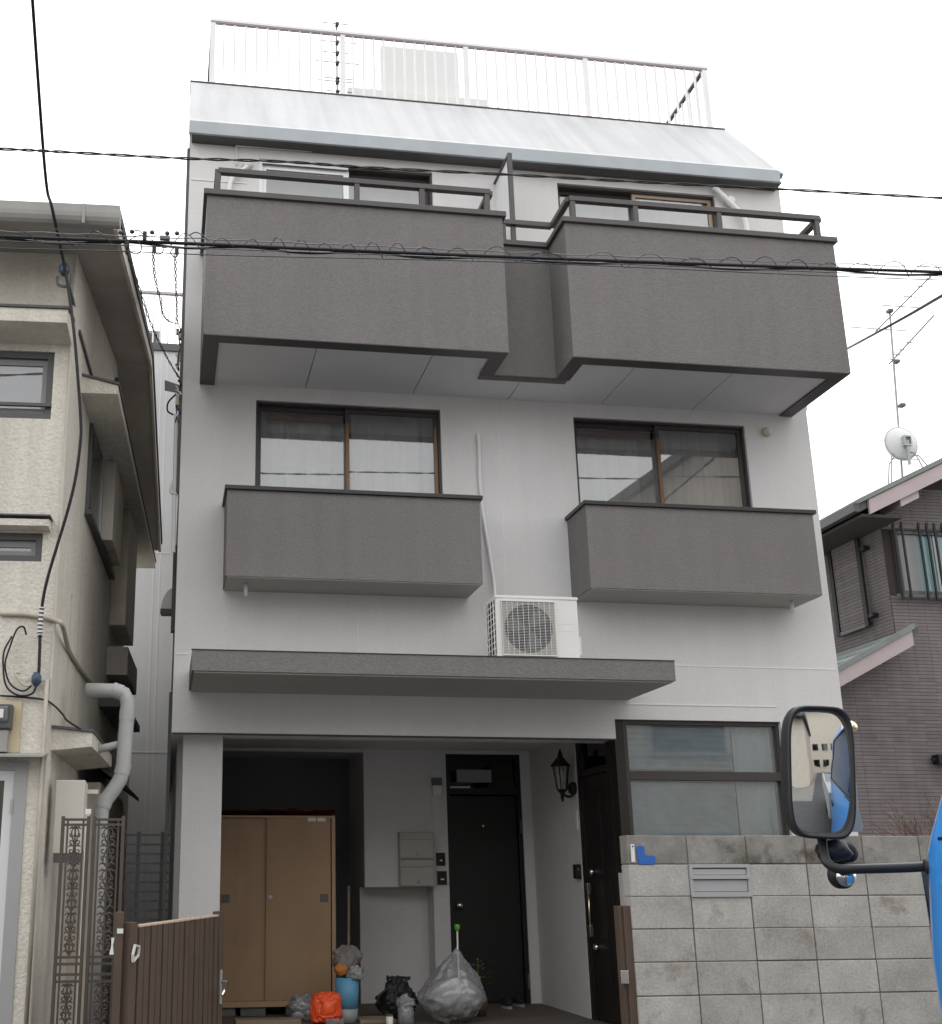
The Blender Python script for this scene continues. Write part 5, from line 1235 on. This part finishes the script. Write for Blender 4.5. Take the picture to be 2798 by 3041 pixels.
# ============================================================ blue truck, seen only by its corner and mirror
TY = 3.42
XT = at(2771, 2700, TY-.12).x
tr = thing('blue_truck', 'bright blue truck at the edge of the street with a large wing mirror', 'truck', (XT+.85, 2.2, 0))
def ring(z, ins, yf, r=.16, yb=1.75, w=1.72):
    a, b, c, d = XT+ins, XT+w-ins, yb, yf
    pts = []
    for cx_, cy_, a0_ in ((b-r, d-r, 0), (a+r, d-r, 90), (a+.03, c+.03, 180), (b-.03, c+.03, 270)):
        rr = r if a0_ < 180 else .03
        for k in range(6): t = math.radians(a0_+k*18); pts.append((cx_+rr*math.cos(t), cy_+rr*math.sin(t), z))
    return pts
lv_ = [(.42, .05, TY+.03), (.62, .03, TY+.06), (.95, .028, TY+.06), (1.15, .004, TY+.03), (1.32, .0, TY), (1.46, .008, TY-.01), (1.52, .016, TY-.03), (1.70, .05, TY-.10), (1.98, .10, TY-.24), (2.10, .14, TY-.32), (2.16, .22, TY-.42)]
body = MB(); vs = []
for z, i_, yf in lv_: vs += ring(z, i_, yf)
n_ = 24
fs = [(j*n_+k, j*n_+(k+1) % n_, (j+1)*n_+(k+1) % n_, (j+1)*n_+k) for j in range(len(lv_)-1) for k in range(n_)]+[tuple(range(n_-1, -1, -1)), tuple((len(lv_)-1)*n_+k for k in range(n_))]
cabb = part('cab', body.add(vs, fs), 'truck_blue', tr, smooth=True)
part('pillar_seam', MB().box(XT+.012, XT+.03, TY-.6, TY-.17, 1.497, 1.507), 'truck_black', cabb)
def sidex(z): 
    for (za, ia, _), (zb, ib, _) in zip(lv_, lv_[1:]):
        if za <= z <= zb: return XT+ia+(ib-ia)*(z-za)/(zb-za)
for xo, s in ((0, -1),):
    part('side_window', MB().add([(sidex(1.52)-.006, TY-.30, 1.53), (sidex(1.52)-.006, 1.95, 1.53), (sidex(2.0)-.006, 1.98, 2.02), (sidex(2.0)-.006, TY-.50, 2.02)], [(0, 1, 2, 3)]), 'windscreen', cabb)
    part('window_rubber', MB().tube([(sidex(1.52)-.006, TY-.30, 1.53), (sidex(1.52)-.006, 1.95, 1.53), (sidex(2.0)-.006, 1.98, 2.02), (sidex(2.0)-.006, TY-.50, 2.02), (sidex(1.52)-.006, TY-.30, 1.53)], .012, 6), 'truck_black', cabb)
    part('seat_back', MB().box(XT+.35, XT+.8, 2.0, 2.12, 1.2, 1.95), 'seat_pale', cabb, .03)
    part('door_handle', MB().box(XT-.02, XT+.01, 2.0, 2.16, 1.2, 1.24), 'truck_black', cabb, .005)
part('windscreen', MB().add([(XT+.2, TY-.028, 1.54), (XT+1.5, TY-.028, 1.54), (XT+1.45, TY-.226, 1.98), (XT+.26, TY-.226, 1.98)], [(0, 1, 2, 3)]), 'windscreen', cabb)
part('corner_vane', MB().add([(XT+.075, TY+.02, 1.42), (XT+.12, TY+.04, 1.42), (XT+.12, TY+.04, 1.1), (XT+.09, TY+.03, 1.22)], [(0, 1, 2, 3)]), 'truck_black', cabb)
part('bumper', MB().box(XT+.05, XT+1.67, TY+.05, TY+.16, .38, .66), 'truck_black', tr, .03)
part('headlight', MB().box(XT+.12, XT+.42, TY+.055, TY+.075, .70, .86), 'lamp_white', tr, .008)
part('headlight', MB().box(XT+1.30, XT+1.60, TY+.055, TY+.075, .70, .86), 'lamp_white', tr, .008)
part('chassis', MB().box(XT+.35, XT+1.37, -1.9, TY-.2, .45, .62), 'truck_black', tr)
bd = part('cargo_bed', MB().box(XT-.02, XT+1.74, -2.0, 1.62, .80, .92), 'truck_grey', tr, .01)
for x0_, x1_, y0_, y1_ in ((XT-.02, XT+.02, -1.99, 1.61), (XT+1.70, XT+1.74, -1.99, 1.61), (XT+.021, XT+1.699, -2.0, -1.96), (XT+.021, XT+1.699, 1.58, 1.62)):
    part('bed_side', MB().box(x0_, x1_, y0_, y1_, .921, 1.25), 'truck_grey', bd, .005)
for x in (XT+.12, XT+1.48):
    for y in (2.75, -.9):
        w = part('wheel', MB().lathe([(.22, 0), (.33, .0), (.36, .03), (.36, .19), (.33, .22), (.22, .22)], (x-.02, y, .36), 28, 'x'), 'tyre', tr, smooth=True)
        part('rim', MB().lathe([(.215, .03), (.215, .19), (.1, .21), (.001, .2)], (x-.02, y, .36), 20, 'x'), 'alu_grey', w)
# wing mirror
mc = at(2432, 2292, 3.45)
nrm = Vector((-.25, -.965, -.08)).normalized(); mx_ = Vector((0, 0, 1)).cross(nrm).normalized(); mx_ = -mx_ if mx_.x < 0 else mx_
mz_ = mx_.cross(nrm); mz_ = mz_ if mz_.z > 0 else -mz_
tl_ = math.radians(-3.5); mx2 = mx_*math.cos(tl_)+mz_*math.sin(tl_); mz2 = -mx_*math.sin(tl_)+mz_*math.cos(tl_)
mw, mh = .104, .212
def sup(s, n=48, e=4.6): return [(math.copysign(abs(math.cos(t))**(2/e), math.cos(t))*mw*s[0], math.copysign(abs(math.sin(t))**(2/e), math.sin(t))*mh*s[1]) for t in [2*math.pi*k/n for k in range(n)]]
def mring(s, d): return [mc+mx2*x+mz2*z+nrm*d for x, z in sup(s)]
sh_ = MB(); vs = []
rs = [((.86, .92), .012), ((.90, .945), .034), ((.97, .98), .036), ((1.0, 1.0), .022), ((1.0, 1.0), -.03), ((.93, .96), -.075), ((.75, .82), -.10), ((.4, .5), -.112)]
for s, d in rs: vs += mring(s, d)
n_ = 48; fs = [(j*n_+k, j*n_+(k+1) % n_, (j+1)*n_+(k+1) % n_, (j+1)*n_+k) for j in range(len(rs)-1) for k in range(n_)]+[tuple((len(rs)-1)*n_+k for k in range(n_))]
wm = part('wing_mirror', sh_.add(vs, fs), 'mirror_shell', tr, smooth=True)
gm = MB(); vs = []; K = 10
for j in range(K+1):
    s = .001+(.885-.001)*j/K; s2 = .001+(.935-.001)*j/K
    for x, z in sup((s, s2)): vs.append(mc+mx2*x+mz2*z+nrm*(.032-.026*((x/mw)**2*.35+(z/mh)**2*.9)))
fs = [(j*n_+k, j*n_+(k+1) % n_, (j+1)*n_+(k+1) % n_, (j+1)*n_+k) for j in range(K) for k in range(n_)]
part('mirror_glass', gm.add(vs, fs), 'mirror_glass', wm, smooth=True)
ap = smoothpath([at(2790, 2570, 3.35), at(2700, 2576, 3.38), at(2560, 2580, 3.42), at(2490, 2580, 3.44), at(2456, 2560, 3.46), at(2446, 2525, 3.48), at(2440, 2470, 3.50)], 8)
part('mirror_arm', MB().tube(ap, .0155, 12), 'mirror_shell', tr, smooth=True)
part('arm_socket', MB().tube([at(2745, 2575, 3.36), at(2785, 2571, 3.34)], [.022, .03], 12), 'mirror_shell', tr, smooth=True)
q = at(2475, 2530, 3.50)
part('arm_clamp', blob(q, .06, .035, .035, 61, .2, 1.8, 20, 14), 'truck_black', tr, smooth=True)
q = at(2505, 2530, 3.55); part('clamp_bolt', MB().lathe([(.035, 0), (.035, -.03), (.02, -.04), (.001, -.042)], q, 16, 'y'), 'truck_black', tr, smooth=True)
q = at(2498, 2600, 3.52)
um = part('under_mirror', MB().lathe([(.001, -.035), (.03, -.03), (.042, -.01), (.042, .01), (.03, .03), (.001, .035)], q, 22, 'y'), 'truck_black', tr, smooth=True)
part('under_glass', MB().lathe([(.036, -.011), (.03, -.034), (.015, -.042), (.001, -.044)], q-Vector((0, .002, .002)), 22, 'y'), 'mirror_glass', um, smooth=True)
a_ = [at(2536, 2325, 3.62), at(2544, 2322, 3.62), at(2551, 2400, 3.62), at(2565, 2455, 3.62), at(2560, 2470, 3.62), at(2530, 2470, 3.62)]
part('rear_visor', MB().add(a_+[p+Vector((.004, .02, 0)) for p in a_], [(0, 1, 2, 3, 4, 5), (11, 10, 9, 8, 7, 6)]+[(i, i+6, (i+1) % 6+6, (i+1) % 6) for i in range(6)]), 'gutter_grey', tr)

# ============================================================ house across the street (seen in the window panes)
oh = thing('facing_house', 'beige gabled house across the street, mirrored in the right window panes', 'house', (13.5, -6, 0))
part('wall', MB().prism([(9.2, 0), (18.5, 0), (18.5, 9.0), (13.9, 12.3), (9.2, 9.0)], 'y', -9.0, -4.2), 'house_beige', oh)
part('roof', MB().prism([(8.6, 8.65), (13.9, 12.45), (19.1, 8.65), (19.1, 8.85), (13.9, 12.7), (8.6, 8.85)], 'y', -9.4, -3.7), 'roof_dark', oh)
for x in (10.3, 14.8):
    for z in (1.2, 4.0, 6.7):
        f_ = part('window', MB().wall(x, x+1.8, z, z+1.2, [(x+.06, x+1.74, z+.06, z+1.14)], -4.199, -4.13), 'alu_grey', oh)
        part('pane', MB().box(x+.06, x+1.74, -4.18, -4.17, z+.06, z+1.14), 'pane_dark', f_)

for k, (x0, x1, y0, y1, h, lab) in enumerate(((-13, -4.2, -14, -7.5, 6.0, 'low beige house across the street opposite the cream house'), (-3.6, 1.0, -14, -6.5, 5.2, 'low beige house across the street at the corner of the side street'), (0.5, 12.5, -26, -19, 10.5, 'tall beige house closing the side street behind the blue truck'))):
    t = thing('facing_house', lab, 'house', ((x0+x1)/2, y1, 0))
    part('wall', MB().box(x0, x1, y0, y1, 0, h), 'house_beige', t)
    part('roof', MB().prism([(y0-.5, h), (y1+.5, h), (y1+.5, h+.15), ((y0+y1)/2, h+1.6), (y0-.5, h+.15)], 'x', x0-.4, x1+.4), 'roof_dark', t)
    n = int((x1-x0)//2.4)
    for i in range(n):
        for z in (1.0, 3.6):
            xx = x0+.6+i*2.3
            f_ = part('window', MB().wall(xx, xx+1.6, z, z+1.2, [(xx+.06, xx+1.54, z+.06, z+1.14)], y1+.001, y1+.06), 'alu_grey', t)
            part('pane', MB().box(xx+.06, xx+1.54, y1+.02, y1+.03, z+.06, z+1.14), 'pane_dark', f_)
